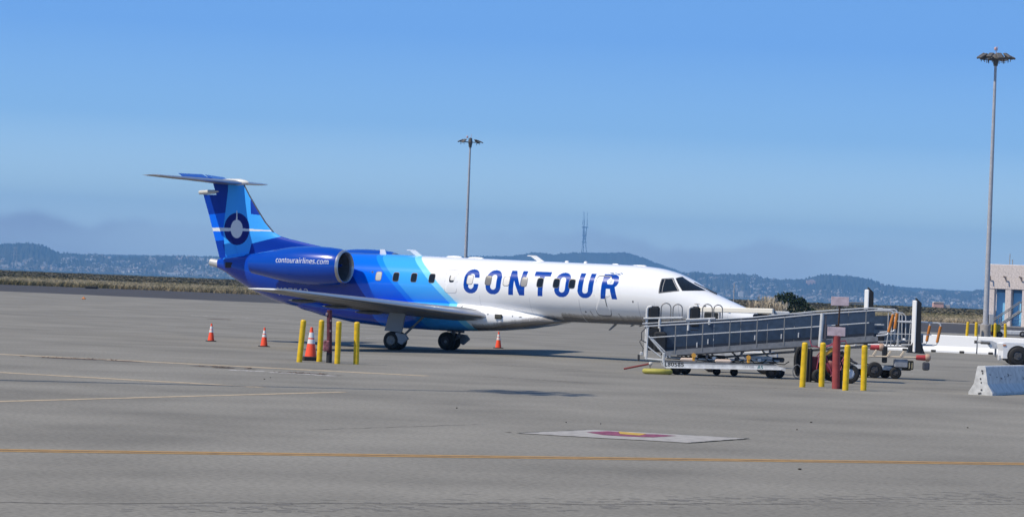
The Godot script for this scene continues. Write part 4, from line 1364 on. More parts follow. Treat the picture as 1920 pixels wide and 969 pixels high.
func make_hose_cart() -> void:
	var at := Vector3(9.9, 0, -96.0)
	var o := thing("hose_cart", "red tubular cart with coiled black hoses and white wheels behind the right bollards", "cart", at)
	var L := func(x: float, y: float, z := 0.0) -> Vector3: return Vector3(x - at.x, y, z)
	var b := MB.new()
	for pts in [
		[L.call(9.55, 0.25, 0.3), L.call(9.62, 0.8, 0.3), L.call(9.85, 1.12, 0.3), L.call(10.2, 1.2, 0.3)],
		[L.call(9.55, 0.25, -0.3), L.call(9.62, 0.8, -0.3), L.call(9.85, 1.12, -0.3), L.call(10.2, 1.2, -0.3)],
		[L.call(9.66, 0.85, 0.3), L.call(10.05, 0.3, 0.3), L.call(10.3, 0.6, 0.3), L.call(10.5, 1.0, 0.3)],
		[L.call(9.7, 1.2, 0.2), L.call(9.95, 0.55, 0.2), L.call(10.05, 0.25, 0.2)],
		[L.call(9.35, 1.3, 0.0), L.call(9.4, 1.12, 0.1), L.call(9.8, 1.05, 0.1), L.call(10.1, 1.26, 0.1), L.call(10.45, 1.32, 0.1), L.call(10.5, 1.15, 0.1)],
		[L.call(10.0, 0.2, 0.3), L.call(10.3, 0.38, 0.3), L.call(10.45, 0.85, 0.3)]]:
		b.pipe(pts, 0.02)
	part("tube_frame", b, M.red_tube, o)
	b = MB.new()
	b.cbox(L.call(9.92, 0.95, 0.25), Vector3(0.56, 0.10, 0.05), 0.015, Basis(Vector3(0, 0, 1), 0.62))
	part("yellow_lever", b, M.orange_yellow, o)
	b = MB.new()
	b.lathe([Vector2(-0.3, 0.02), Vector2(-0.28, 0.2), Vector2(0.28, 0.2), Vector2(0.3, 0.02)], L.call(9.45, 0.5, 0.0), Vector3.UP, 18)
	part("red_tank", b, mat(0.16, 0.02, 0.02, 0.5), o)
	for i in 6:
		b = MB.new()
		var pts: Array = []
		for j in 21:
			var a := TAU * j / 20.0
			pts.append(L.call(9.02 + (i % 3) * 0.07 + cos(a) * (0.10 + 0.02 * (i % 2)), 0.62 + sin(a) * (0.44 - 0.03 * (i % 3)), 0.25 - i * 0.07))
		b.pipe(pts, 0.032, 7)
		part("hose_coil", b, M.rubber, o)
	b = MB.new()
	var pts2: Array = []
	for j in 17:
		var a := TAU * j / 16.0
		pts2.append(L.call(8.96 + cos(a) * 0.13, 0.32 + sin(a) * 0.2, 0.32))
	b.pipe(pts2, 0.018, 7)
	part("thin_hose", b, mat(0.14, 0.14, 0.15, 0.5), o)
	for x in [9.27, 9.36]:
		b = MB.new()
		b.cbox(L.call(x, 0.5, 0.28), Vector3(0.13, 1.1, 0.12), 0.05)
		part("hanging_hose", b, M.rubber, o)
	var hub := mat(0.62, 0.66, 0.72, 0.4)
	wheel(o, "tyre", L.call(9.58, 0.32, -0.25), Vector3(0.25, 0, 0.97).normalized(), 0.30, 0.16, hub)
	wheel(o, "tyre", L.call(9.62, 0.21, 0.42), Vector3(0.15, 0, 0.99).normalized(), 0.21, 0.16, mat(0.03, 0.03, 0.033, 0.6))
	wheel(o, "tyre", L.call(10.62, 0.30, 0.1), Vector3(-0.2, 0, 0.98).normalized(), 0.30, 0.17, hub)
	b = MB.new()
	b.lathe([Vector2(-0.10, 0.30), Vector2(-0.10, 0.47), Vector2(0.0, 0.5), Vector2(0.10, 0.47), Vector2(0.10, 0.30)], L.call(10.17, 0.52, -0.1), Vector3(0, 0, 1), 26)
	part("hose_reel", b, M.rubber, o)
	b = MB.new()
	b.lathe([Vector2(-0.09, 0.02), Vector2(-0.09, 0.3), Vector2(0.09, 0.3), Vector2(0.09, 0.02)], L.call(10.17, 0.52, -0.1), Vector3(0, 0, 1), 20)
	part("reel_drum", b, mat(0.17, 0.03, 0.04, 0.5), o)
	b = MB.new()
	b.pipe([L.call(10.2, 0.9, 0.0), L.call(10.55, 0.75, 0.05), L.call(10.85, 0.62, 0.05)], 0.035)
	b.pipe([L.call(10.35, 1.0, 0.0), L.call(10.7, 0.72, 0.0)], 0.025)
	part("draw_bar", b, mat(0.05, 0.045, 0.05, 0.6), o)

func make_belt_loader() -> void:
	var at := Vector3(7.6, 0, -103.4)
	var o := thing("belt_loader", "belt loader with a cream conveyor boom standing in front of the jet nose", "belt loader", at)
	var L := func(x: float, y: float, z := 0.0) -> Vector3: return Vector3(x - at.x, y, z)
	var b := MB.new()
	b.cbox(L.call(7.50, 2.09, 0.3), Vector3(2.80, 0.17, 0.10), 0.02, Basis(Vector3.UP, -0.5) * Basis(Vector3(0, 0, 1), 0.018))
	part("boom", b, M.cream_white, o)
	b = MB.new()
	b.cbox(L.call(7.50, 2.06, -0.1), Vector3(2.70, 0.05, 0.5), 0.02, Basis(Vector3.UP, -0.5) * Basis(Vector3(0, 0, 1), 0.018))
	part("belt", b, mat(0.03, 0.03, 0.03, 0.8), o)
	b = MB.new()
	b.cbox(L.call(8.78, 2.08, 0.1), Vector3(0.10, 0.22, 0.5), 0.03)
	part("end_roller", b, mat(0.15, 0.16, 0.18, 0.5), o)
	b = MB.new()
	b.cbox(L.call(9.08, 2.05, 0.0), Vector3(0.52, 0.14, 0.5), 0.03)
	part("end_table", b, mat(0.56, 0.57, 0.58, 0.5), o)
	b = MB.new()
	b.cbox(L.call(8.72, 1.84, 0.5), Vector3(0.18, 0.42, 0.2), 0.03)
	part("white_support", b, M.white_steel, o)
	b = MB.new()
	b.cbox(L.call(8.38, 1.84, 0.3), Vector3(0.52, 0.32, 0.3), 0.04)
	part("drive_box", b, mat(0.012, 0.022, 0.06, 0.5), o)
	b = MB.new()
	b.cbox(L.call(6.72, 1.86, 0.25), Vector3(0.46, 0.26, 0.15), 0.03)
	part("control_box", b, mat(0.035, 0.035, 0.03, 0.6), o)
	b = MB.new()
	b.cbox(L.call(6.88, 1.6, 0.2), Vector3(0.16, 0.22, 0.12), 0.02)
	b.tube(L.call(7.0, 0.7, 0.0), L.call(7.0, 2.0, 0.0), 0.06)
	b.tube(L.call(8.5, 0.7, 0.0), L.call(8.5, 2.0, 0.0), 0.06)
	part("boom_leg", b, M.white_steel, o)
	b = MB.new()
	b.cbox(L.call(7.7, 0.55, -0.1), Vector3(2.6, 0.4, 1.0), 0.05)
	part("chassis", b, M.white_steel, o)
	for x in [6.8, 8.6]:
		for z in [-0.5, 0.35]:
			wheel(o, "tyre", L.call(x, 0.28, z), Vector3(0, 0, 1), 0.28, 0.18, mat(0.3, 0.3, 0.3, 0.5))

func make_tug() -> void:
	var at := Vector3(23.8, 0, -137.0)
	var o := thing("baggage_tug", "white airport tug cut off by the right edge, behind the near barrier", "tug", at)
	var b := MB.new()
	b.prism([Vector2(-1.98, 0.28), Vector2(-1.98, 0.62), Vector2(-2.06, 0.92), Vector2(-1.92, 0.98), Vector2(1.6, 1.0), Vector2(1.9, 0.7), Vector2(1.9, 0.28)], -0.75, 0.70)
	part("body", b, M.bright_white, o)
	b = MB.new()
	b.cbox(Vector3(0.0, 0.24, 0), Vector3(3.6, 0.12, 1.2), 0.03)
	part("chassis", b, mat(0.03, 0.03, 0.033, 0.7), o)
	b = MB.new()
	b.cbox(Vector3(-2.13, 0.30, 0.55), Vector3(0.10, 0.26, 0.3), 0.03)
	part("bumper", b, M.white_steel, o)
	b = MB.new()
	b.cbox(Vector3(-1.93, 0.86, 0.71), Vector3(0.14, 0.07, 0.03), 0.01)
	part("side_lamp", b, mat(0.5, 0.2, 0.08, 0.4), o)
	for x in [-1.33, 1.1]:
		b = MB.new()
		b.tube(Vector3(x, 0.40, 0.45), Vector3(x, 0.40, 0.712), 0.47, -1, 28)
		part("wheel_arch", b, mat(0.02, 0.02, 0.022, 0.8), o)
		wheel(o, "tyre", Vector3(x, 0.40, 0.66), Vector3(0, 0, 1), 0.40, 0.24, mat(0.08, 0.08, 0.085, 0.5))
		wheel(o, "tyre", Vector3(x, 0.40, -0.68), Vector3(0, 0, 1), 0.40, 0.24, mat(0.08, 0.08, 0.085, 0.5))
	b = MB.new()
	b.cbox(Vector3(0.5, 1.25, 0), Vector3(1.0, 0.5, 1.1), 0.06)
	part("seat_back", b, mat(0.05, 0.05, 0.06, 0.7), o)
	# head of a tow bar resting between the barrier row and the tug
	var q := thing("white_tow_head", "white tow bar head with a dark coupling in front of the far barrier row", "tow bar", Vector3(24.0, 0, -156.0), 0.0)
	b = MB.new()
	b.tube(Vector3(-0.42, 0.72, 0), Vector3(0.1, 0.70, 0), 0.055)
	part("pin", b, mat(0.45, 0.45, 0.44, 0.5), q)
	b = MB.new()
	b.tube(Vector3(-0.5, 0.72, 0), Vector3(-0.38, 0.72, 0), 0.085)
	b.cbox(Vector3(0.05, 0.68, 0.06), Vector3(0.5, 0.12, 0.1), 0.03)
	part("coupling", b, mat(0.10, 0.09, 0.08, 0.6), q)
	b = MB.new()
	b.prism([Vector2(-0.25, 0.82), Vector2(0.4, 0.80), Vector2(0.85, 0.62), Vector2(0.7, 0.42), Vector2(0.35, 0.42), Vector2(0.15, 0.66)], -0.2, 0.05)
	part("head", b, M.white_steel, q)
	b = MB.new()
	b.tube(Vector3(0.6, 0.0, -0.1), Vector3(0.6, 0.5, -0.1), 0.05)
	part("prop_leg", b, M.steel_dark, q)

# ---------------------------------------------------------------- buildings, plants
func make_pump_house() -> void:
	var o := thing("airfield_building", "beige block building with blue doors between columns at the right edge", "building", Vector3(59.0, 0, -381.0), deg_to_rad(-25.0))
	var b := MB.new()
	b.cbox(Vector3(7.0, 6.12, -4.0), Vector3(14.2, 3.04, 9.0), 0.05)
	part("upper_wall", b, M.beige, o)
	b = MB.new()
	b.box(Vector3(7.0, 2.3, -5.2), Vector3(13.6, 4.59, 5.6))
	part("rear_wall", b, M.beige, o)
	for i in 6:
		b = MB.new()
		b.cbox(Vector3(0.42 + i * 2.12, 2.29, 0.1), Vector3(0.76, 4.6, 0.7), 0.04)
		part("column", b, M.beige, o)
		if i < 5:
			b = MB.new()
			b.box(Vector3(1.48 + i * 2.12, 2.1, -0.6), Vector3(1.34, 4.2, 0.08))
			var dr := part("blue_door", b, mat(0.22, 0.55, 0.86, 0.5), o)
			b = MB.new()
			b.box(Vector3(1.48 + i * 2.12, 4.4, -0.58), Vector3(1.36, 0.38, 0.1))
			part("door_head", b, mat(0.08, 0.22, 0.42, 0.5), dr)
			b = MB.new()
			for r in 3:
				b.tube(Vector3(0.95 + i * 2.12 + r * 0.35, 0.4, 0.0), Vector3(0.95 + i * 2.12 + r * 0.35, 1.9 - (r % 2) * 0.4, 0.0), 0.05)
			b.tube(Vector3(0.9 + i * 2.12, 1.0, 0.0), Vector3(1.9 + i * 2.12, 1.0, 0.0), 0.05)
			part("blue_pipe", b, mat(0.05, 0.16, 0.36, 0.5), dr)
		b = MB.new()
		b.pipe([Vector3(0.0 + i * 1.98, 6.15, 0.5), Vector3(0.0 + i * 1.98, 6.15, 0.85), Vector3(0.3 + i * 1.98, 6.12, 0.88), Vector3(0.34 + i * 1.98, 5.6, 0.88)], 0.08)
		part("rain_spout", b, mat(0.12, 0.09, 0.08, 0.7), o)
	b = MB.new()
	b.tube(Vector3(2.15, 7.6, -1.0), Vector3(2.15, 9.0, -1.0), 0.05)
	b.tube(Vector3(2.5, 7.6, -1.0), Vector3(2.5, 8.3, -1.0), 0.06)
	part("roof_aerial", b, mat(0.3, 0.3, 0.3, 0.5), o)
	b = MB.new()
	b.box(Vector3(7.0, 0.05, -2.0), Vector3(15.0, 0.12, 9.0))
	part("plinth", b, M.concrete, o)
	# steps on wheels in front of it
	var s := thing("mobile_stairs", "grey mobile stairs at the right edge in front of the beige building", "stairs", Vector3(42.0, 0, -262.0))
	for i in 9:
		b = MB.new()
		b.box(Vector3(-1.2 + i * 0.28, 0.35 + i * 0.2, 0), Vector3(0.3, 0.05, 1.1))
		part("step", b, M.grey_paint, s)
	for z in [-0.6, 0.6]:
		b = MB.new()
		b.tube(Vector3(-1.4, 0.25, z), Vector3(1.3, 2.2, z), 0.07)
		b.tube(Vector3(-1.4, 1.05, z), Vector3(1.3, 3.0, z), 0.04)
		for i in 4:
			b.tube(Vector3(-1.3 + i * 0.85, 0.33 + i * 0.61, z), Vector3(-1.3 + i * 0.85, 1.13 + i * 0.61, z), 0.035)
		part("stringer", b, mat(0.16, 0.17, 0.19, 0.5), s)
	b = MB.new()
	b.cbox(Vector3(0.2, 0.35, 0), Vector3(3.4, 0.35, 1.5), 0.05)
	part("white_base", b, M.white_steel, s)
	for x in [-1.1, 1.4]:
		wheel(s, "tyre", Vector3(x, 0.25, 0.7), Vector3(0, 0, 1), 0.25, 0.2, mat(0.3, 0.3, 0.3))
	# small yellow machine by the mast
	var y := thing("yellow_compressor", "small olive yellow compressor beside the foot of the tall mast", "compressor", Vector3(39.4, 0, -250.5))
	b = MB.new()
	b.cbox(Vector3(0, 0.72, 0), Vector3(0.75, 0.7, 0.9), 0.1)
	part("hood", b, mat(0.32, 0.28, 0.04, 0.5), y)
	b = MB.new()
	b.cbox(Vector3(0.08, 0.33, 0), Vector3(0.9, 0.2, 0.8), 0.04)
	part("frame", b, mat(0.10, 0.03, 0.02, 0.6), y)
	wheel(y, "tyre", Vector3(0.3, 0.25, 0.4), Vector3(0, 0, 1), 0.25, 0.14, mat(0.1, 0.1, 0.1))
	wheel(y, "tyre", Vector3(0.3, 0.25, -0.4), Vector3(0, 0, 1), 0.25, 0.14, mat(0.1, 0.1, 0.1))

func blade_tuft(rg: RandomNumberGenerator, blades: int, h: float, spread: float, w: float, plume := false) -> MB:
	var b := MB.new()
	for i in blades:
		var a := rg.randf() * TAU
		var base := Vector3(cos(a), 0, sin(a)) * rg.randf() * spread * 0.5
		var tip := base + Vector3(cos(a) * spread * rg.randf(), h * rg.randf_range(0.55, 1.0), sin(a) * spread * rg.randf())
		var s := Vector3(-sin(a + 1.0), 0, cos(a + 1.0)) * w
		var g := rg.randf_range(0.75, 1.2)
		b.tint = Color(g, g, g)
		var mid := base.lerp(tip, 0.6) + Vector3(0, h * 0.08, 0)
		b.tri(base - s, base + s, mid, Vector3(0, 0.3, 1))
		b.tri(base + s, mid + s * 0.8, mid, Vector3(0, 0.3, 1))
		b.tri(mid, mid + s * 0.8, tip, Vector3(0, 0.3, 1))
		if plume:
			for q in 3:
				var c := tip + Vector3(rg.randf_range(-0.1, 0.1), -0.15 * q, rg.randf_range(-0.1, 0.1))
				b.tri(c - s * 2.5, c + s * 2.5, c + Vector3(0, 0.35, 0), Vector3(0, 0.3, 1))
	return b

func scatter(called: String, meshes: Array, where: Array, m: Material) -> void:
	# where: for each variant an array of [Transform3D, Color]
	for i in meshes.size():
		var mm := MultiMesh.new()
		mm.transform_format = MultiMesh.TRANSFORM_3D
		mm.use_colors = true
		mm.mesh = meshes[i]
		mm.instance_count = where[i].size()
		for j in where[i].size():
			mm.set_instance_transform(j, where[i][j][0])
			mm.set_instance_color(j, where[i][j][1])
		var o := MultiMeshInstance3D.new()
		o.name = numbered(called)
		o.multimesh = mm
		o.material_override = m
		add_child(o, true)
		o.set_meta("kind", "stuff")
		o.set_meta("label", called.replace("_", " ") + " growing between the pavement and the bay")

func grass_edge(x: float) -> float:
	return -418.0 - 0.0135 * absf(x) * (1.0 if x < 0 else -0.6) + 5.0 * sin(x * 0.045) + 2.0 * sin(x * 0.17 + 1.0)

func make_plants() -> void:
	var rg := RandomNumberGenerator.new()
	rg.seed = 77
	var vm := StandardMaterial3D.new()
	vm.vertex_color_use_as_albedo = true
	vm.roughness = 0.9
	vm.metallic_specular = 0.2
	var tufts: Array = []
	for i in 5:
		tufts.append(blade_tuft(rg, 26, 0.9, 0.75, 0.035).mesh())
	var where: Array = [[], [], [], [], []]
	var patch := FastNoiseLite.new()
	patch.seed = 4
	patch.frequency = 0.035
	for i in 15000:
		var x := rg.randf_range(-105, 105)
		var d := rg.randf() ** 1.9 * 150.0
		var z := grass_edge(x) - 0.3 - d
		var q := patch.get_noise_2d(x, z * 0.6)
		var s := rg.randf_range(0.5, 1.0) * (1.0 + 0.45 * q)
		var col := Color(0.52, 0.43, 0.30).lerp(Color(0.22, 0.195, 0.10), clampf(0.28 + q * 1.5 + rg.randf_range(-0.2, 0.2), 0, 1))
		where[i % 5].append([Transform3D(Basis(Vector3.UP, rg.randf() * TAU).scaled(Vector3(s * 1.5, s, s * 1.5)), Vector3(x, -0.03, z)), col])
	scatter("dry_grass", tufts, where, vm)
	# dark marsh shrubs on the low bank by the water
	var shrubs: Array = []
	for i in 3:
		var b := MB.new()
		for j in 70:
			var a := rg.randf() * TAU
			var r := sqrt(rg.randf())
			var p := Vector3(cos(a) * r * 1.6, rg.randf() * (1.0 - r * r * 0.8) * 1.0, sin(a) * r * 1.6)
			var u := Vector3(rg.randf_range(-1, 1), rg.randf_range(-1, 1), rg.randf_range(-1, 1)).normalized() * 0.30
			var w := u.cross(Vector3(rg.randf_range(-1, 1), rg.randf_range(-1, 1), rg.randf_range(-1, 1))).normalized() * 0.24
			var g := rg.randf_range(0.7, 1.3)
			b.tint = Color(g, g, g)
			b.tri(p - u, p + u, p + w, Vector3(0, 1, 0.3))
			b.tri(p - u, p + u, p - w, Vector3(0, 1, 0.3))
		shrubs.append(b.mesh())
	where = [[], [], []]
	for i in 7000:
		var x := rg.randf_range(-230, 230)
		var d := rg.randf()
		var z := -700.0 - d * 420.0
		var s := rg.randf_range(0.6, 1.1) * (1.0 + 0.45 * clampf((x + 40.0) / 200.0, 0.0, 1.0)) * 0.85
		var g := rg.randf_range(0.0, 1.0)
		where[i % 3].append([Transform3D(Basis(Vector3.UP, rg.randf() * TAU).scaled(Vector3(s * 1.5, s * 0.55, s * 1.3)), Vector3(x, 0.0 if z > -900.0 else 0.4, z)), Color(0.095, 0.092, 0.060).lerp(Color(0.20, 0.17, 0.115), g * g)])
	scatter("marsh_shrubs", shrubs, where, vm)

	# the one big bush
	var o := thing("dark_bush", "large dark green bush beside pale pampas grass behind the ramp", "bush", Vector3(36.4, 0, -404.0))
	var lf := MB.new()
	var tw := MB.new()
	var lobes: Array = [[Vector3(-0.6, 1.5, 0), 1.7], [Vector3(0.9, 1.3, 0.2), 1.6], [Vector3(2.0, 0.9, 0), 1.1], [Vector3(-1.5, 1.0, 0.1), 1.1], [Vector3(2.9, 0.5, 0.3), 0.8], [Vector3(0.1, 2.3, 0), 0.9], [Vector3(-1.1, 2.1, -0.2), 0.8], [Vector3(1.6, 2.0, 0), 0.6]]
	for lb in lobes:
		for i in int(420 * lb[1]):
			var dir := Vector3(rg.randfn(), rg.randfn(), rg.randfn()).normalized()
			var p: Vector3 = lb[0] + dir * lb[1] * (0.45 + 0.6 * pow(rg.randf(), 0.5))
			if p.y < 0.05:
				continue
			var u := Vector3(rg.randfn(), rg.randfn(), rg.randfn()).normalized() * 0.13
			var w := u.cross(Vector3(rg.randfn(), rg.randfn(), rg.randfn())).normalized() * 0.10
			var g := rg.randf_range(0.6, 1.3)
			lf.tint = Color(0.030 * g, 0.045 * g, 0.020 * g)
			lf.tri(p - u, p + w, p + u, dir)
			lf.tri(p - u, p - w, p + u, dir)
	for i in 9:
		tw.tube(Vector3(rg.randf_range(-0.5, 0.8), -0.1, rg.randf_range(-0.3, 0.3)), Vector3(rg.randf_range(-1.8, 2.4), rg.randf_range(1.0, 2.2), rg.randf_range(-0.6, 0.6)), 0.06, 0.02, 6)
	part("foliage", lf, vm, o)
	part("stem", tw, mat(0.06, 0.045, 0.03, 0.9), o)
	# pampas clumps
	var places := [[33.6, -401.5, 2.4, "pale pampas grass clump to the left of the dark bush"], [32.0, -402.5, 1.8, "low pampas clump, the farthest to the left of the dark bush"], [35.0, -400.5, 1.7, "short pampas clump growing against the front of the dark bush"]]
	for q in places:
		var pb := blade_tuft(rg, 110, q[2], q[2] * 0.5, 0.03, true)
		var tf := thing("pampas_grass", q[3], "pampas grass", Vector3(q[0], 0, q[1]), 0.0, "pampas clumps by the bush")
		var pm := StandardMaterial3D.new()
		pm.vertex_color_use_as_albedo = true
		pm.albedo_color = Color(0.52, 0.45, 0.34).linear_to_srgb()
		pm.roughness = 0.95
		part("plumes", pb, pm, tf)

# ---------------------------------------------------------------- far shore
const FOCAL := 5800.0
# outlines of the two ridges: bearing in thousandths of a radian, height over the bearing line in the same unit
var NEAR := [[-900, 4.5], [-500, 7.0], [-330, 5.0], [-230, 6.2], [-200, 4.8], [-180, 7.5], [-169, 6.4], [-163, 6.9], [-157, 7.35], [-152, 6.8], [-149, 5.5], [-146, 4.4], [-142, 4.7], [-139, 4.2], [-134.5, 4.75], [-129, 3.9], [-121, 4.3], [-113, 5.0], [-104, 5.2], [-97, 5.35], [-80, 5.2], [-60, 5.4], [-40, 5.0], [-20, 4.8], [0, 4.9], [25, 4.7], [45, 5.2], [55, 6.0], [60, 6.6], [65, 6.2], [70, 6.3], [75, 6.5], [79, 6.5], [82.5, 5.6], [88, 5.4], [93.5, 5.6], [98, 6.8], [101, 7.45], [104, 7.5], [109.5, 7.5], [115.5, 6.7], [121.5, 4.9], [127.5, 3.6], [130.7, 2.9], [134, 3.9], [138.6, 4.0], [143.5, 3.5], [148.5, 3.9], [152, 4.8], [165, 4.3], [185, 4.6], [230, 6.0], [330, 5.0], [500, 7.5], [900, 5.0]]
var BACK := [[-900, 9.0], [-500, 12.0], [-250, 6.0], [-165, 4.0], [-90, 5.5], [-45, 7.0], [-27, 8.2], [-10, 9.0], [-5, 9.3], [-1, 9.4], [3.5, 10.2], [7, 11.0], [11, 10.8], [13.5, 10.3], [16, 11.0], [21, 11.4], [29.5, 11.7], [36, 12.1], [38, 11.8], [42, 10.8], [47.5, 8.9], [51.5, 7.7], [55.5, 6.4], [62, 5.4], [75, 5.0], [110, 5.0], [150, 4.0], [250, 7.0], [500, 13.0], [900, 8.0]]

func outline(tb: Array, u: float) -> float:
	for i in tb.size() - 1:
		if u <= tb[i + 1][0]:
			var t: float = clampf((u - tb[i][0]) / (tb[i + 1][0] - tb[i][0]), 0.0, 1.0)
			return lerpf(tb[i][1], tb[i + 1][1], t * t * (3.0 - 2.0 * t) * 0.6 + t * 0.4)
	return tb[-1][1]

var hill_noise := FastNoiseLite.new()

func drop(d: float) -> float:
	return 3.0 + d * d / (2.0 * 7400000.0)

# height of the near shore at a bearing (thousandths) and distance
func shore(u: float, d: float) -> float:
	var ridge := 2.61 + outline(NEAR, u) * 0.001 * 15600.0
	var f := clampf((d - 12600.0) / 3000.0, 0.0, 1.0)
	var bumps := hill_noise.get_noise_2d(u * 14.0, d * 0.035) * 22.0 * f * (1.0 - f) * 3.0
	var low := 3.0 - drop(d)
	return lerpf(low, ridge, f ** 1.25) + bumps

func make_far_shore() -> void:
	hill_noise.seed = 12
	hill_noise.frequency = 0.01
	var rg := RandomNumberGenerator.new()
	rg.seed = 2024
	var vm := StandardMaterial3D.new()
	vm.vertex_color_use_as_albedo = true
	vm.roughness = 0.95
	vm.metallic_specular = 0.1
	var fine := FastNoiseLite.new()
	fine.seed = 31
	fine.frequency = 0.05
	for layer in 2:
		var us: Array = []
		var u := -900.0
		while u <= 900.0:
			us.append(u)
			u += 0.28 if absf(u) < 190.0 else 6.0
		var rows: Array = []
		var ds: Array
		if layer == 0:
			ds = [12300.0, 12500.0]
			for i in 21:
				ds.append(12650.0 + i * 147.5)
			ds.append_array([15800.0, 17000.0])
		else:
			ds = [16800.0]
			for i in 14:
				ds.append(17000.0 + i * 192.0)
			ds.append_array([19500.0, 19700.0, 21500.0])
		for i in ds.size():
			var r: Array = []
			for q in us:
				var d: float = ds[i]
				var y: float
				var rough: float = pow(rg.randf(), 3.0) * (15.0 if absf(q) < 190 else 2.0)
				if layer == 0:
					y = shore(q, minf(d, 15600.0))
					if d > 15650.0:
						y -= (d - 15600.0) * 0.06
					elif d > 12600.0:
						y += rough * (0.7 if d > 15500.0 else 1.0) + fine.get_noise_2d(q * 9.0, d * 0.02) * 6.0
				else:
					var ridge := 2.61 + outline(BACK, q) * 0.001 * 19500.0
					y = lerpf(-30.0, ridge, clampf((d - 16800.0) / 2700.0, 0.0, 1.0))
					y += hill_noise.get_noise_2d(q * 10.0, d * 0.02) * 20.0 * clampf((19500.0 - d) / 1500.0, 0.0, 1.0)
					if d > 19550.0:
						y -= (d - 19500.0) * 0.1
					else:
						y += rough * 0.5
				r.append(Vector3(q * 0.001 * d, y, -d))
			rows.append(r)
		var b := MB.new()
		b.sheet(rows, Vector3(0, 1, 0.4))
		for i in b.v.size():
			var p := b.v[i]
			var g := fine.get_noise_2d(p.x * 0.06, p.z * 0.03) * 0.5 + 0.5
			var g2 := rg.randf()
			var col := Color(0.030, 0.037, 0.030).lerp(Color(0.13, 0.12, 0.085), clampf(g * 0.75 + g2 * 0.35 - 0.25, 0, 1))
			if layer == 0 and -p.z < 13400.0:
				col = col.lerp(Color(0.22, 0.21, 0.20), 0.45 * g2)
			b.c[i] = col
		struct("hills" if layer == 0 else "far_hills", b, vm)

	# houses: the 300 largest as things, the rest of the town as one mass
	var houses: Array = []
	for i in 3:
		var b := MB.new()
		var w := 1.0
		var hh: float = [0.55, 0.8, 0.45][i]
		b.box(Vector3(0, hh * 0.5 - 0.2, 0), Vector3(w, hh + 0.4, 0.8))
		if i != 1:
			b.prism([Vector2(-0.54, 0), Vector2(0.54, 0), Vector2(0, 0.28)], -0.42, 0.42, Transform3D(Basis(), Vector3(0, hh, 0)))
		houses.append(b.mesh())
	var mass: Array = [[], [], []]
	var cols := [Color(0.70, 0.68, 0.64), Color(0.52, 0.42, 0.36), Color(0.34, 0.34, 0.35), Color(0.60, 0.58, 0.54), Color(0.42, 0.37, 0.32)]
	var spots: Array = []
	var dens := FastNoiseLite.new()
	dens.seed = 5
	dens.frequency = 0.03
	for i in 11000:
		var q := rg.randf_range(-178, 178)
		var d := rg.randf_range(12620, 15500)
		var hgt := (d - 12600.0) / 3000.0
		if dens.get_noise_2d(q * 4.0, d * 0.04) < -0.12 + 0.25 * hgt:
			continue
		# wooded tops stay bare
		if (q < -146 and q > -172 and hgt > 0.45) or (q > 92 and q < 118 and hgt > 0.45):
			continue
		var w := (4.2 + 7.6 * pow(rg.randf(), 1.4)) * (1.5 if hgt < 0.15 and rg.randf() < 0.4 else 1.0)
		spots.append([w * rg.randf_range(0.8, 1.5) / d, q, d, w])
	spots.sort_custom(func(a, b): return a[0] > b[0])
	var hm: Array = []
	for c in cols:
		hm.append(mat(c.r, c.g, c.b, 0.8))
	var tone := ["white", "pinkish", "grey", "pale cream", "tan"]
	for i in spots.size():
		var s = spots[i]
		var q: float = s[1]
		var d: float = s[2]
		var w: float = s[3]
		var ci := rg.randi() % 5
		var t := Transform3D(Basis(Vector3.UP, rg.randf_range(-0.7, 0.7)).scaled(Vector3(w * rg.randf_range(1.0, 1.7), w, w)), Vector3(q * 0.001 * d, shore(q, d) + 1.0, -d))
		if i < 300:
			var o := MeshInstance3D.new()
			o.name = numbered("hillside_house")
			o.mesh = houses[i % 3]
			o.material_override = hm[ci]
			add_child(o, true)
			o.transform = t
			var zone := "hills left of the jet tail" if q < -95 else ("slope behind the jet cabin" if q < 60 else ("hill right of the jet nose" if q < 92 else ("wooded hill above the ramps" if q < 128 else "low ridge near the tall mast")))
			tag(o, "small %s house on the hazy %s across the bay" % [tone[ci], zone], "house", "%s houses on the %s" % [tone[ci], zone])
		else:
			mass[i % 3].append([t, cols[ci]])
	for i in 3:
		var mm := MultiMesh.new()
		mm.transform_format = MultiMesh.TRANSFORM_3D
		mm.use_colors = true
		mm.mesh = houses[i]
		mm.instance_count = mass[i].size()
		for j in mass[i].size():
			mm.set_instance_transform(j, mass[i][j][0])
			mm.set_instance_color(j, mass[i][j][1])
		var o := MultiMeshInstance3D.new()
		o.name = numbered("distant_town")
		o.multimesh = mm
		var tm := StandardMaterial3D.new()
		tm.vertex_color_use_as_albedo = true
		tm.roughness = 0.8
		o.material_override = tm
		add_child(o, true)
		o.set_meta("kind", "stuff")
		o.set_meta("label", "mass of small distant houses across the bay")
	# a few bigger blocks one can tell apart
	for q in [[1518.0, 97.0, 14750.0, 42.0, 20.0, Color(0.72, 0.45, 0.32), "long pink block on the wooded hill above the ramps"], [1390.0, 74.5, 12700.0, 20.0, 24.0, Color(0.7, 0.66, 0.58), "cream block low on the shore left of the dark bush"], [330.0, -108.6, 12650.0, 64.0, 9.0, Color(0.75, 0.73, 0.7), "long white shed on the shore left of the jet tail"], [30.0, -160.0, 13100.0, 42.0, 13.0, Color(0.76, 0.74, 0.7), "white block below the hill at the far left"]]:
		var b := MB.new()
		b.cbox(Vector3(0, q[4] * 0.5 - 4.0, 0), Vector3(q[3], q[4] + 8.0, 30.0), 1.0)
		var o := thing("shore_building", q[6], "building", Vector3(q[1] * 0.001 * q[2], shore(q[1], q[2]), -q[2]))
		part("wall", b, mat(q[5].r, q[5].g, q[5].b, 0.8), o)
		b = MB.new()
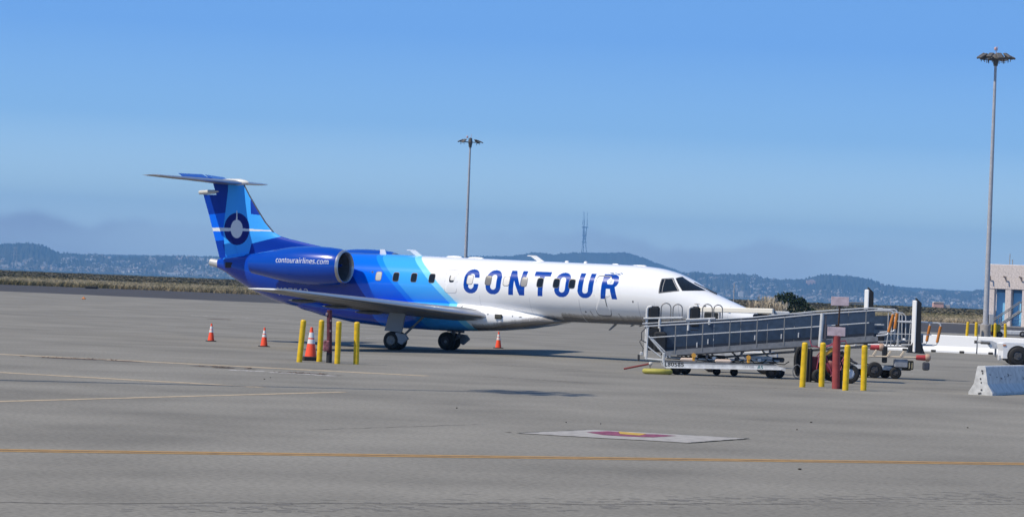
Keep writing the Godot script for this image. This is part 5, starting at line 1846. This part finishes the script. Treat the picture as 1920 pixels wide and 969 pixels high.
		b.cbox(Vector3(q[3] * 0.1, q[4] + 3.0, 0), Vector3(q[3] * 0.5, 6.0, 20.0), 0.5)
		part("roof_house", b, mat(0.4, 0.36, 0.33, 0.8), o)
	# building on the near bank to the right
	var nb := thing("bank_building", "small pink and white building on the bank near the tall mast", "building", Vector3(180.5, 0.0, -1300.0))
	var b2 := MB.new()
	b2.cbox(Vector3(-0.6, 1.3, 0), Vector3(4.4, 2.6, 4), 0.08)
	part("wall", b2, mat(0.62, 0.38, 0.33, 0.8), nb)
	b2 = MB.new()
	b2.prism([Vector2(-2.9, 2.6), Vector2(1.7, 2.6), Vector2(1.0, 3.1), Vector2(-2.2, 3.1)], -2.2, 2.2)
	part("roof", b2, mat(0.5, 0.47, 0.44, 0.8), nb)
	b2 = MB.new()
	b2.cbox(Vector3(3.0, 0.9, 0), Vector3(2.7, 1.9, 3), 0.08)
	part("annex", b2, mat(0.40, 0.38, 0.37, 0.8), nb)

	# the great three-legged mast on the back hill
	var D := 20500.0
	var tx := 474.0
	var o := thing("broadcast_tower", "tall three-pronged broadcast tower standing on the far hill above the jet", "tower", Vector3(tx, 195.0, -D))
	var hy := 1.0
	var wsts := [[0.0, 24.0], [110.0, 11.0], [165.0, 10.0], [225.0, 16.0], [262.0, 16.0]]
	var lm := mat(0.10, 0.07, 0.07, 0.8)
	for i in 3:
		var a := TAU * i / 3.0 + 0.35
		var pts: Array = []
		for s in wsts:
			pts.append(Vector3(cos(a) * s[1], s[0], sin(a) * s[1]))
		var b := MB.new()
		b.pipe(pts, 2.2, 6)
		part("leg", b, lm, o)
		b = MB.new()
		b.tube(pts[-1], pts[-1] + Vector3(0, 58, 0), 1.5, 0.8, 6)
		part("antenna", b, lm, o)
	for q in [[45.0, 20.0, 3.0], [115.0, 13.0, 4.0], [160.0, 12.0, 4.0], [214.0, 17.0, 4.5]]:
		for i in 3:
			var a := TAU * i / 3.0 + 0.35
			var a2 := TAU * (i + 1) / 3.0 + 0.35
			var b := MB.new()
			b.tube(Vector3(cos(a) * q[1] * 1.2, q[0], sin(a) * q[1] * 1.2), Vector3(cos(a2) * q[1] * 1.2, q[0], sin(a2) * q[1] * 1.2), q[2] * 1.0, -1, 6)
			part("cross_beam", b, lm, o)
	for i in 6:
		var a := TAU * (i / 2) / 3.0 + 0.35
		var a2 := TAU * (i / 2 + 1) / 3.0 + 0.35
		var b := MB.new()
		if i % 2 == 0:
			b.tube(Vector3(cos(a) * 11, 112, sin(a) * 11), Vector3(cos(a2) * 16, 214, sin(a2) * 16), 0.9, -1, 5)
		else:
			b.tube(Vector3(cos(a2) * 11, 112, sin(a2) * 11), Vector3(cos(a) * 16, 214, sin(a) * 16), 0.9, -1, 5)
		part("brace", b, lm, o)
	# thin marker pole on the bank behind the nose
	var mp := MB.new()
	mp.tube(Vector3.ZERO, Vector3(0, 6.2, 0), 0.12, 0.08, 8)
	for i in 3:
		mp.box(Vector3(0, 2.0 + i * 1.6, 0), Vector3(0.3, 0.25, 0.3))
	solo("marker_pole", mp, mat(0.5, 0.45, 0.42, 0.7), "thin pale marker pole on the bank just beyond the jet nose", "pole", Vector3(65.0, -0.2, -900.0))
	# pylon on the shore at the far left
	var py := thing("lattice_pylon", "faint lattice pylon on the shore below the hill at far left", "pylon", Vector3(-160.8 * 0.001 * 9000.0, -6.0, -9000.0))
	for s in [[-1, -1], [1, -1], [1, 1], [-1, 1]]:
		var b := MB.new()
		b.tube(Vector3(s[0] * 7.0, 0, s[1] * 7.0), Vector3(s[0] * 1.5, 66, s[1] * 1.5), 0.7, 0.5, 5)
		part("leg", b, M.galv, py)
	for i in 3:
		var b := MB.new()
		b.tube(Vector3(-11.0 + i * 2.0, 40.0 + i * 10.0, 0), Vector3(11.0 - i * 2.0, 40.0 + i * 10.0, 0), 0.6, -1, 5)
		part("cross_arm", b, M.galv, py)

# ---------------------------------------------------------------- ground
func strip(b: MB, a: Vector2, c: Vector2, w: float, y: float, rg: RandomNumberGenerator, rag := 0.0, seg := 24) -> void:
	# a painted line with slightly uneven edges
	var d := (c - a).normalized()
	var s := Vector2(-d.y, d.x)
	var l: Array = []
	var r: Array = []
	for i in seg + 1:
		var p := a.lerp(c, float(i) / seg)
		l.append(p + s * (w * 0.5 + rg.randf_range(-rag, rag)))
		r.append(p - s * (w * 0.5 + rg.randf_range(-rag, rag)))
	for i in seg:
		b.flat([l[i], l[i + 1], r[i + 1], r[i]], y)

func blotch(b: MB, at: Vector2, rx: float, rz: float, y: float, rg: RandomNumberGenerator) -> void:
	var p: Array = []
	for i in 22:
		var a := TAU * i / 22.0
		var f := rg.randf_range(0.55, 1.1)
		p.append(at + Vector2(cos(a) * rx * f, sin(a) * rz * f))
	b.flat(p, y)

func make_ground() -> void:
	var rg := RandomNumberGenerator.new()
	rg.seed = 3
	var b := MB.new()
	b.flat([Vector2(-3000, 200), Vector2(3000, 200), Vector2(3000, -1420), Vector2(-3000, -1420)], -0.03)
	struct("ground", b, M.soil)
	var near_edge := func(x: float) -> float: return -289.0 + x * 0.42 if x > -60.0 and x < 60.0 else (-314.2 + (x + 60.0) * 0.1 if x <= -60.0 else -263.8)
	var xs := [-700.0, -300.0, -150.0, -90.0, -60.0, -40.0, -20.0, 0.0, 20.0, 40.0, 60.0, 90.0, 150.0, 300.0, 700.0]
	var ap: Array = [Vector2(700, 120), Vector2(-700, 120)]
	var tw: Array = []
	for x in xs:
		ap.append(Vector2(x, near_edge.call(x)))
	b = MB.new()
	b.flat(ap, 0.0)
	struct("apron", b, M.asphalt)
	for x in xs:
		tw.append(Vector2(x, near_edge.call(x)))
	for i in 141:
		var x := 700.0 - i * 10.0
		tw.append(Vector2(x, grass_edge(x)))
	b = MB.new()
	b.flat(tw, 0.0)
	struct("taxiway", b, M.dark_asphalt)
	b = MB.new()
	for i in 40:
		var x := 15.0 + i * 4.0
		b.flat([Vector2(x, grass_edge(x) + 1.0), Vector2(x + 4.0, grass_edge(x + 4.0) + 1.0), Vector2(x + 4.0, grass_edge(x + 4.0) + 17.0), Vector2(x, grass_edge(x) + 17.0)], 0.004)
	struct("road_shoulder", b, M.pale_asphalt)
	# low bank at the water's edge, then the bay, falling away with the curve of the earth
	b = MB.new()
	b.prism([Vector2(-900, -0.2), Vector2(-930, 0.3), Vector2(-1000, 0.45), Vector2(-1100, 0.4), Vector2(-1420, -0.3), Vector2(-1430, -4.0), Vector2(-900, -4.0)], -3000, 3000, Transform3D(Basis(Vector3(0, 0, 1), Vector3(0, 1, 0), Vector3(1, 0, 0)), Vector3.ZERO))
	struct("shore_bank", b, M.bank)
	var rows: Array = []
	for d in [1400.0, 3000.0, 5000.0, 7000.0, 9000.0, 11000.0, 12600.0]:
		var r: Array = []
		for x in [-1.2, -0.6, -0.2, 0.0, 0.2, 0.6, 1.2]:
			r.append(Vector3(x * d, -drop(d), -d))
		rows.append(r)
	b = MB.new()
	b.sheet(rows, Vector3.UP)
	var wt := mat(0.05, 0.075, 0.095, 0.5)
	wt.metallic_specular = 0.2
	struct("bay_water", b, wt)
	# painted lines
	b = MB.new()
	strip(b, Vector2(-17.0, -38.6), Vector2(20.0, -56.6), 0.24, 0.004, rg, 0.012, 90)
	var y1 := struct("yellow_line", b, M.line_yellow)
	b = MB.new()
	strip(b, Vector2(-17.0, -39.0), Vector2(20.0, -57.0), 0.24, 0.004, rg, 0.012, 90)
	struct("yellow_line", b, M.line_yellow)
	b = MB.new()
	strip(b, Vector2(-17.0, -38.8), Vector2(20.0, -56.8), 0.10, 0.004, rg, 0.012, 90)
	struct("line_gap", b, mat(0.055, 0.05, 0.045, 0.9))
	b = MB.new()
	strip(b, Vector2(-18.0, -91.8), Vector2(-2.24, -86.2), 0.72, 0.004, rg, 0.10, 80)
	struct("faded_line", b, M.line_faded)
	b = MB.new()
	strip(b, Vector2(-16.0, -76.9), Vector2(-5.74, -72.4), 0.50, 0.004, rg, 0.06, 60)
	struct("faded_line", b, M.line_faded)
	b = MB.new()
	strip(b, Vector2(-13.0, -52.5), Vector2(-3.75, -71.46), 0.26, 0.004, rg, 0.03, 60)
	struct("faded_line", b, M.line_faded)
	b = MB.new()
	for q in [[Vector2(-2.0, -102.5), Vector2(2.6, -99.5)], [Vector2(-0.6, -88.0), Vector2(2.2, -86.0)], [Vector2(5.2, -88.5), Vector2(9.4, -87.5)]]:
		strip(b, q[0], q[1], 0.18, 0.004, rg, 0.08, 24)
	struct("worn_marking", b, M.line_worn)
	b = MB.new()
	for q in [[Vector2(-19.5, -189.0), Vector2(-15.0, -190.0)], [Vector2(-16.0, -186.5), Vector2(-13.0, -187.0)], [Vector2(-9.0, -138.0), Vector2(-5.5, -138.5)], [Vector2(-6.4, -84.0), Vector2(-4.6, -83.0)], [Vector2(-7.6, -84.5), Vector2(-6.6, -84.3)]]:
		strip(b, q[0], q[1], 0.45, 0.004, rg, 0.22, 26)
	struct("white_scuff", b, mat(0.46, 0.44, 0.42, 0.9))
	# seams and cracks
	b = MB.new()
	for q in [[Vector2(-6.0, -33.7), Vector2(9.0, -42.0), 0.03], [Vector2(-22.0, -152.0), Vector2(10.0, -148.0), 0.14], [Vector2(-30.0, -134.0), Vector2(-12.0, -136.5), 0.12], [Vector2(-16.0, -97.0), Vector2(16.0, -93.0), 0.035], [Vector2(-20.0, -128.0), Vector2(-2.0, -131.5), 0.10], [Vector2(-3.4, -53.0), Vector2(-0.4, -57.8), 0.03], [Vector2(-28.0, -170.0), Vector2(-6.0, -174.0), 0.18]]:
		var n := 26
		var prev: Vector2 = q[0]
		for i in n:
			var nx: Vector2 = q[0].lerp(q[1], (i + 1.0) / n) + Vector2(0, rg.randf_range(-1, 1) * q[2] * 4.0)
			strip(b, prev, nx, q[2] * rg.randf_range(0.4, 1.3), 0.003, rg, 0.0, 1)
			prev = nx
	struct("pavement_crack", b, mat(0.075, 0.07, 0.065, 0.95))
	# patches of dead weeds and dirt in the joints
	b = MB.new()
	for q in [[-12.4, -89.2, 1.6, 0.75], [-11.3, -88.7, 1.0, 0.5], [-8.3, -86.6, 0.9, 0.55], [-7.6, -85.8, 0.8, 0.4], [-5.7, -84.2, 0.8, 0.35], [-4.8, -83.6, 0.5, 0.3], [0.05, -55.0, 0.12, 0.10], [-17.0, -178.0, 1.6, 1.6]]:
		for k2 in 5:
			blotch(b, Vector2(q[0] + rg.randf_range(-1, 1) * q[2] * 0.6, q[1] + rg.randf_range(-1, 1) * q[3] * 0.5), q[2] * rg.randf_range(0.2, 0.5), q[3] * rg.randf_range(0.2, 0.5), 0.004 + 0.0006 * k2, rg)
	struct("dirt_patch", b, mat(0.105, 0.075, 0.062, 0.95))
	var tuft := blade_tuft(rg, 16, 0.05, 0.20, 0.012)
	var pl: Array = []
	for q in [[-12.2, -89.3, 1.6], [-8.2, -86.7, 0.9], [-5.5, -84.1, 0.8]]:
		for i in 14:
			pl.append([Transform3D(Basis(Vector3.UP, rg.randf() * TAU).scaled(Vector3.ONE * rg.randf_range(0.3, 0.9)), Vector3(q[0] + rg.randfn() * q[2] * 0.5, 0.0, q[1] + rg.randfn() * 0.14)), Color(0.17, 0.11, 0.075) * rg.randf_range(0.6, 1.2)])
	var wm := StandardMaterial3D.new()
	wm.vertex_color_use_as_albedo = true
	wm.roughness = 0.95
	scatter("dead_weeds", [tuft.mesh()], [pl], wm)
	b = MB.new()
	for i in 420:
		var f := rg.randf()
		var c := Vector2(-3.5, -34.2).lerp(Vector2(8.8, -43.5), f) + Vector2(rg.randfn() * 0.5, rg.randfn() * 0.45)
		blotch(b, c, rg.randf_range(0.03, 0.14), rg.randf_range(0.03, 0.10), 0.0012 + 0.000002 * i, rg)
	struct("tyre_stain", b, mat(0.165, 0.155, 0.138, 0.95))
	b = MB.new()
	for i in 9:
		var d := rg.randf_range(38.0, 80.0)
		b.cbox(Vector3(rg.randf_range(-0.165, 0.165) * d, 0.012, -d), Vector3(rg.randf_range(0.02, 0.05), 0.02, rg.randf_range(0.02, 0.05)), 0.006, Basis(Vector3.UP, rg.randf() * 3.0))
	struct("loose_grit", b, mat(0.04, 0.035, 0.03, 0.9), "stuff", "bits of dark grit lying about on the apron")
	# raised slab with its worn painted mark
	var slab := Node3D.new()
	slab.name = "concrete_slab"
	add_child(slab, true)
	slab.set_meta("kind", "structure")
	slab.set_meta("label", "pale concrete slab with a worn magenta and yellow painted mark, in the middle foreground")
	b = MB.new()
	var edge: Array = []
	var cs := [Vector2(0.22, -54.75), Vector2(1.62, -57.35), Vector2(4.44, -56.25), Vector2(3.2, -53.72)]
	for i in 4:
		for j in 12:
			edge.append(cs[i].lerp(cs[(i + 1) % 4], j / 12.0) + Vector2(rg.randf_range(-1, 1), rg.randf_range(-1, 1)) * 0.045)
	b.flat(edge, 0.010)
	part("slab", b, M.slab, slab)
	b = MB.new()
	var mg := [Vector2(1.48, -56.07), Vector2(1.89, -56.83), Vector2(2.13, -56.73), Vector2(2.57, -56.28), Vector2(2.77, -56.34), Vector2(3.11, -56.12), Vector2(2.65, -55.16), Vector2(2.21, -55.10), Vector2(1.75, -55.30)]
	b.flat(mg, 0.014)
	part("magenta_mark", b, mat(0.32, 0.075, 0.15, 0.85, 0.0, 0.8), slab)
	b = MB.new()
	b.flat([Vector2(2.08, -56.79), Vector2(2.58, -56.33), Vector2(2.42, -55.56), Vector2(2.08, -55.83)], 0.018)
	part("yellow_mark", b, mat(0.62, 0.40, 0.06, 0.8, 0.0, 0.2), slab)
	b = MB.new()
	for i in 4:
		if i == 3:
			continue
		strip(b, cs[i], cs[(i + 1) % 4], 0.05, 0.012, rg, 0.02, 24)
	part("slab_joint", b, mat(0.05, 0.05, 0.042, 0.95), slab)
	# small things lying about
	b = MB.new()
	b.cbox(Vector3(0, 0.17, 0), Vector3(1.6, 0.32, 1.0), 0.08)
	var gr := solo("black_skid", b, mat(0.012, 0.012, 0.014, 0.8), "low black block lying at the edge of the grass on the far left", "block", Vector3(-55.0, 0, -405.5))
	b = MB.new()
	b.cbox(Vector3(0, 0.05, 0), Vector3(0.34, 0.10, 0.34), 0.03)
	b.tube(Vector3(0, 0.10, 0), Vector3(0, 0.22, 0), 0.08, 0.04)
	solo("taxiway_light", b, mat(0.65, 0.22, 0.05, 0.6), "small orange ground light at the near edge of the dark taxiway", "ground light", Vector3(-36.3, 0, -263.0))

# ---------------------------------------------------------------- scene
func sky_picture() -> ImageTexture:
	var w := 4096
	var h := 2048
	var img := Image.create_empty(w, h, false, Image.FORMAT_RGBF)
	var col := func(e: float) -> Color:
		# e: elevation in degrees; deep blue overhead, paler towards the horizon
		var stops := [[0.0, Color(0.85, 1.05, 1.2)], [0.7, Color(1.0, 1.28, 1.42)], [1.5, Color(0.84, 1.18, 1.34)], [2.9, Color(0.36, 0.68, 1.09)], [4.6, Color(0.20, 0.47, 0.99)], [9.0, Color(0.14, 0.345, 0.78)], [30.0, Color(0.09, 0.22, 0.52)], [90.0, Color(0.055, 0.145, 0.36)]]
		for i in stops.size() - 1:
			if e <= stops[i + 1][0]:
				return (stops[i][1] as Color).lerp(stops[i + 1][1], (e - stops[i][0]) / (stops[i + 1][0] - stops[i][0]))
		return stops[-1][1]
	for r in h:
		var e := 90.0 - (r + 0.5) / h * 180.0
		img.fill_rect(Rect2i(0, r, w, 1), col.call(maxf(e, 0.0)))
	# a low bank of thin grey cloud hanging over the far hills, all the way round
	var nz := FastNoiseLite.new()
	nz.seed = 21
	nz.frequency = 0.011
	nz.fractal_octaves = 5
	var top := FastNoiseLite.new()
	top.seed = 8
	top.frequency = 0.006
	top.fractal_octaves = 4
	for r in range(int(h * (90.0 - 2.6) / 180.0), h / 2 + 2):
		var e := 90.0 - (r + 0.5) / h * 180.0
		var base: Color = col.call(maxf(e, 0.0))
		for x in w:
			# noise on a circle, so the picture joins up behind
			var a := TAU * x / w
			var cx := cos(a) * 650.0
			var cy := sin(a) * 650.0
			var edge := 0.98 + 0.30 * top.get_noise_2d(cx * 2.2, cy * 2.2) + 0.22 * top.get_noise_2d(cx * 9.0, cy * 9.0)
			var k := smoothstep(edge + 0.05, edge - 0.10, e)
			k *= clampf(0.52 - 0.60 * sin(a * 5.0) + 0.25 * sin(a * 23.0) + 0.6 * top.get_noise_2d(cx * 1.4 + 900.0, cy * 1.4), 0.08, 1.0)
			k *= 0.75 + 0.45 * nz.get_noise_3d(cx * 1.2, cy * 1.2, e * 60.0)
			if k > 0.01:
				img.set_pixel(x, r, base.lerp(Color(0.56, 0.58, 0.72), clampf(k, 0.0, 1.0) * 0.9))
	return ImageTexture.create_from_image(img)

func _ready() -> void:
	# camera: a long lens at 2.6 m, tipped a little
	var cam := Camera3D.new()
	cam.position = Vector3(0, 2.61, 0)
	cam.basis = Basis(Vector3.RIGHT, deg_to_rad(0.504)) * Basis(Vector3(0, 0, 1), deg_to_rad(2.3))
	cam.fov = 9.55
	cam.near = 0.5
	cam.far = 60000.0
	add_child(cam)
	var env := Environment.new()
	var sky := Sky.new()
	var sm := PanoramaSkyMaterial.new()
	sm.panorama = sky_picture()
	sky.sky_material = sm
	env.background_mode = Environment.BG_SKY
	env.sky = sky
	env.ambient_light_source = Environment.AMBIENT_SOURCE_SKY
	env.tonemap_mode = Environment.TONE_MAPPER_LINEAR
	env.tonemap_exposure = 1.0
	env.fog_enabled = true
	env.fog_density = 0.000074
	env.fog_light_color = Color(0.215, 0.485, 0.85).linear_to_srgb()
	env.sdfgi_enabled = true
	env.ssao_enabled = true
	env.ssil_enabled = true
	var we := WorldEnvironment.new()
	we.environment = env
	add_child(we)
	var sun := DirectionalLight3D.new()
	sun.light_energy = 1.5
	sun.light_color = Color(1.0, 0.955, 0.875)
	sun.light_angular_distance = 0.5
	sun.shadow_enabled = true
	var az := Vector3(-0.906, 0, 0.423)
	var to_sun := (az * cos(deg_to_rad(51.0)) + Vector3.UP * sin(deg_to_rad(51.0))).normalized()
	sun.basis = Basis.looking_at(-to_sun, Vector3.UP)
	add_child(sun)

	# materials
	grime = noise_tex(0.012, 5, 512, 0.80, 1.0, 41)
	soot = noise_tex(0.02, 5, 512, 0.35, 1.15, 42)
	M.asphalt = mat(0.280, 0.266, 0.234, 0.92)
	M.asphalt.metallic_specular = 0.25
	M.asphalt.albedo_texture = noise_tex(0.006, 7, 1024, 0.84, 1.02, 5)
	M.asphalt.uv1_triplanar = true
	M.asphalt.uv1_world_triplanar = true
	M.asphalt.uv1_scale = Vector3(1.0 / 41.0, 1.0 / 41.0, 1.0 / 41.0)
	M.asphalt.detail_enabled = true
	M.asphalt.detail_blend_mode = BaseMaterial3D.BLEND_MODE_MUL
	M.asphalt.detail_albedo = noise_tex(0.07, 4, 512, 0.82, 1.05, 6)
	M.asphalt.detail_uv_layer = BaseMaterial3D.DETAIL_UV_2
	M.asphalt.uv2_triplanar = true
	M.asphalt.uv2_world_triplanar = true
	M.asphalt.uv2_scale = Vector3.ONE / 4.3
	M.dark_asphalt = mat(0.084, 0.083, 0.090, 0.95)
	M.dark_asphalt.metallic_specular = 0.2
	M.dark_asphalt.albedo_texture = noise_tex(0.02, 5, 512, 0.86, 1.0, 7)
	M.dark_asphalt.uv1_triplanar = true
	M.dark_asphalt.uv1_world_triplanar = true
	M.dark_asphalt.uv1_scale = Vector3.ONE / 60.0
	M.pale_asphalt = mat(0.27, 0.25, 0.23, 0.95)
	M.soil = mat(0.155, 0.135, 0.085, 0.95)
	M.soil.albedo_texture = soot
	M.soil.uv1_triplanar = true
	M.soil.uv1_world_triplanar = true
	M.soil.uv1_scale = Vector3.ONE / 45.0
	M.bank = mat(0.10, 0.092, 0.062, 0.95)
	M.slab = mat(0.42, 0.40, 0.375, 0.9, 0.0, 0.2)
	M.line_yellow = mat(0.46, 0.27, 0.085, 0.85, 0.0, 0.2)
	M.line_faded = mat(0.52, 0.415, 0.28, 0.9, 0.0, 0.2)
	M.line_worn = mat(0.32, 0.29, 0.25, 0.9, 0.0, 0.8)
	M.rubber = mat(0.016, 0.016, 0.017, 0.75)
	M.bollard = mat(0.86, 0.56, 0.006, 0.5, 0.0, 0.2)
	M.sign_yellow = mat(0.45, 0.36, 0.03, 0.5)
	M.reflect = mat(0.72, 0.72, 0.72, 0.4)
	M.white_concrete = mat(0.74, 0.74, 0.73, 0.85, 0.0, 0.2)
	M.white_plastic = mat(0.88, 0.88, 0.875, 0.6)
	M.concrete = mat(0.40, 0.38, 0.37, 0.9, 0.0, 0.2)
	M.galv = mat(0.47, 0.48, 0.52, 0.5, 0.0, 0.2)
	M.mast_head = mat(0.095, 0.09, 0.088, 0.7)
	M.pink_board = mat(0.66, 0.53, 0.58, 0.6, 0.0, 0.2)
	M.steel = mat(0.58, 0.59, 0.60, 0.4, 0.2)
	M.steel_dark = mat(0.22, 0.22, 0.22, 0.45, 0.3)
	M.white_steel = mat(0.72, 0.73, 0.74, 0.45, 0.0, 0.2)
	M.bright_white = mat(0.84, 0.84, 0.84, 0.45)
	M.grey_paint = mat(0.26, 0.27, 0.29, 0.55, 0.0, 0.2)
	M.alu = mat(0.6, 0.61, 0.63, 0.35, 0.7)
	M.slate = mat(0.036, 0.060, 0.105, 0.35, 0.0, 0.2)
	M.slate_light = mat(0.054, 0.086, 0.142, 0.35, 0.0, 0.2)
	M.pad = mat(0.014, 0.015, 0.018, 0.55)
	M.orange = mat(0.62, 0.22, 0.035, 0.7, 0.0, 0.2)
	M.orange_yellow = mat(0.66, 0.34, 0.05, 0.6)
	M.red = mat(0.42, 0.045, 0.05, 0.5)
	M.red_tube = mat(0.28, 0.05, 0.085, 0.45)
	M.cream = mat(0.62, 0.52, 0.40, 0.6)
	M.cream_white = mat(0.84, 0.80, 0.71, 0.5)
	M.beige = mat(0.80, 0.71, 0.67, 0.85, 0.0, 0.2)

	make_ground()
	make_far_shore()
	make_pump_house()
	make_plants()
	make_jet()
	make_mast("tall light mast with a crowded dark lamp ring on a round concrete base, at right", Vector3(38.45, 0, -249.6), 22.75, true, true)
	make_mast("slim light mast with few lamps rising behind the middle of the jet", Vector3(-5.62, 0, -375.0), 20.0, false, false, 0.2)
	make_mast("light mast off to the left whose long shadow crosses the apron", Vector3(-15.9, 0, -68.2), 22.75, true, false)
	make_barriers()
	make_ramp_near()
	make_ramp_far()
	make_hose_cart()
	make_belt_loader()
	make_tug()
	make_cone("small orange cone farthest left, behind the jet tail", Vector3(-11.48, 0, -119.2), 0.69)
	make_cone("small orange cone left of the bollards, nearer than the leftmost cone", Vector3(-9.0, 0, -113.8), 0.71)
	make_cone("large orange cone standing between the left bollards", Vector3(-6.22, 0, -97.4), 1.05)
	make_cone("small orange cone under the jet belly, right of the wheels", Vector3(-0.42, 0, -127.8), 0.69)
	var g := "yellow bollards at the left"
	make_bollard("leftmost yellow bollard of the left four, leaning right", Vector3(-6.42, 0, -95.1), Vector2(0.085, 0), g)
	make_bollard("yellow bollard between the large cone and the purplish post", Vector3(-5.89, 0, -96.5), Vector2(0.03, 0), g)
	make_bollard("yellow bollard just right of the purplish post", Vector3(-5.24, 0, -94.95), Vector2(0.005, 0), g)
	make_bollard("rightmost yellow bollard of the left four, nearest the jet wheels", Vector3(-4.67, 0, -95.2), Vector2(-0.02, 0), g)
	g = "yellow bollards at the right"
	make_bollard("leftmost yellow bollard in front of the hose cart", Vector3(8.60, 0, -90.0), Vector2(0.03, 0), g)
	make_bollard("yellow bollard just left of the red signpost", Vector3(9.28, 0, -91.2), Vector2(0.0, 0), g)
	make_bollard("yellow bollard just right of the red signpost", Vector3(9.69, 0, -88.5), Vector2(0.02, 0), g)
	make_bollard("rightmost yellow bollard in front of the ramp wheels", Vector3(10.29, 0, -89.2), Vector2(-0.01, 0), g)
	make_signposts()
	g = "yellow bollards round the tall mast"
	for q in [[36.95, -249.5, "yellow bollard farthest left of the tall mast", 0.06], [37.62, -249.0, "yellow bollard next to the tall mast base on its left", 0.0], [37.85, -250.6, "yellow bollard behind the one left of the mast base", 0.0], [39.08, -248.6, "yellow bollard just right of the tall mast base", 0.0], [40.05, -249.3, "yellow bollard farthest right of the tall mast", -0.06]]:
		make_bollard(q[2], Vector3(q[0], 0, q[1]), Vector2(q[3], 0), g, 1.1, 0.12)
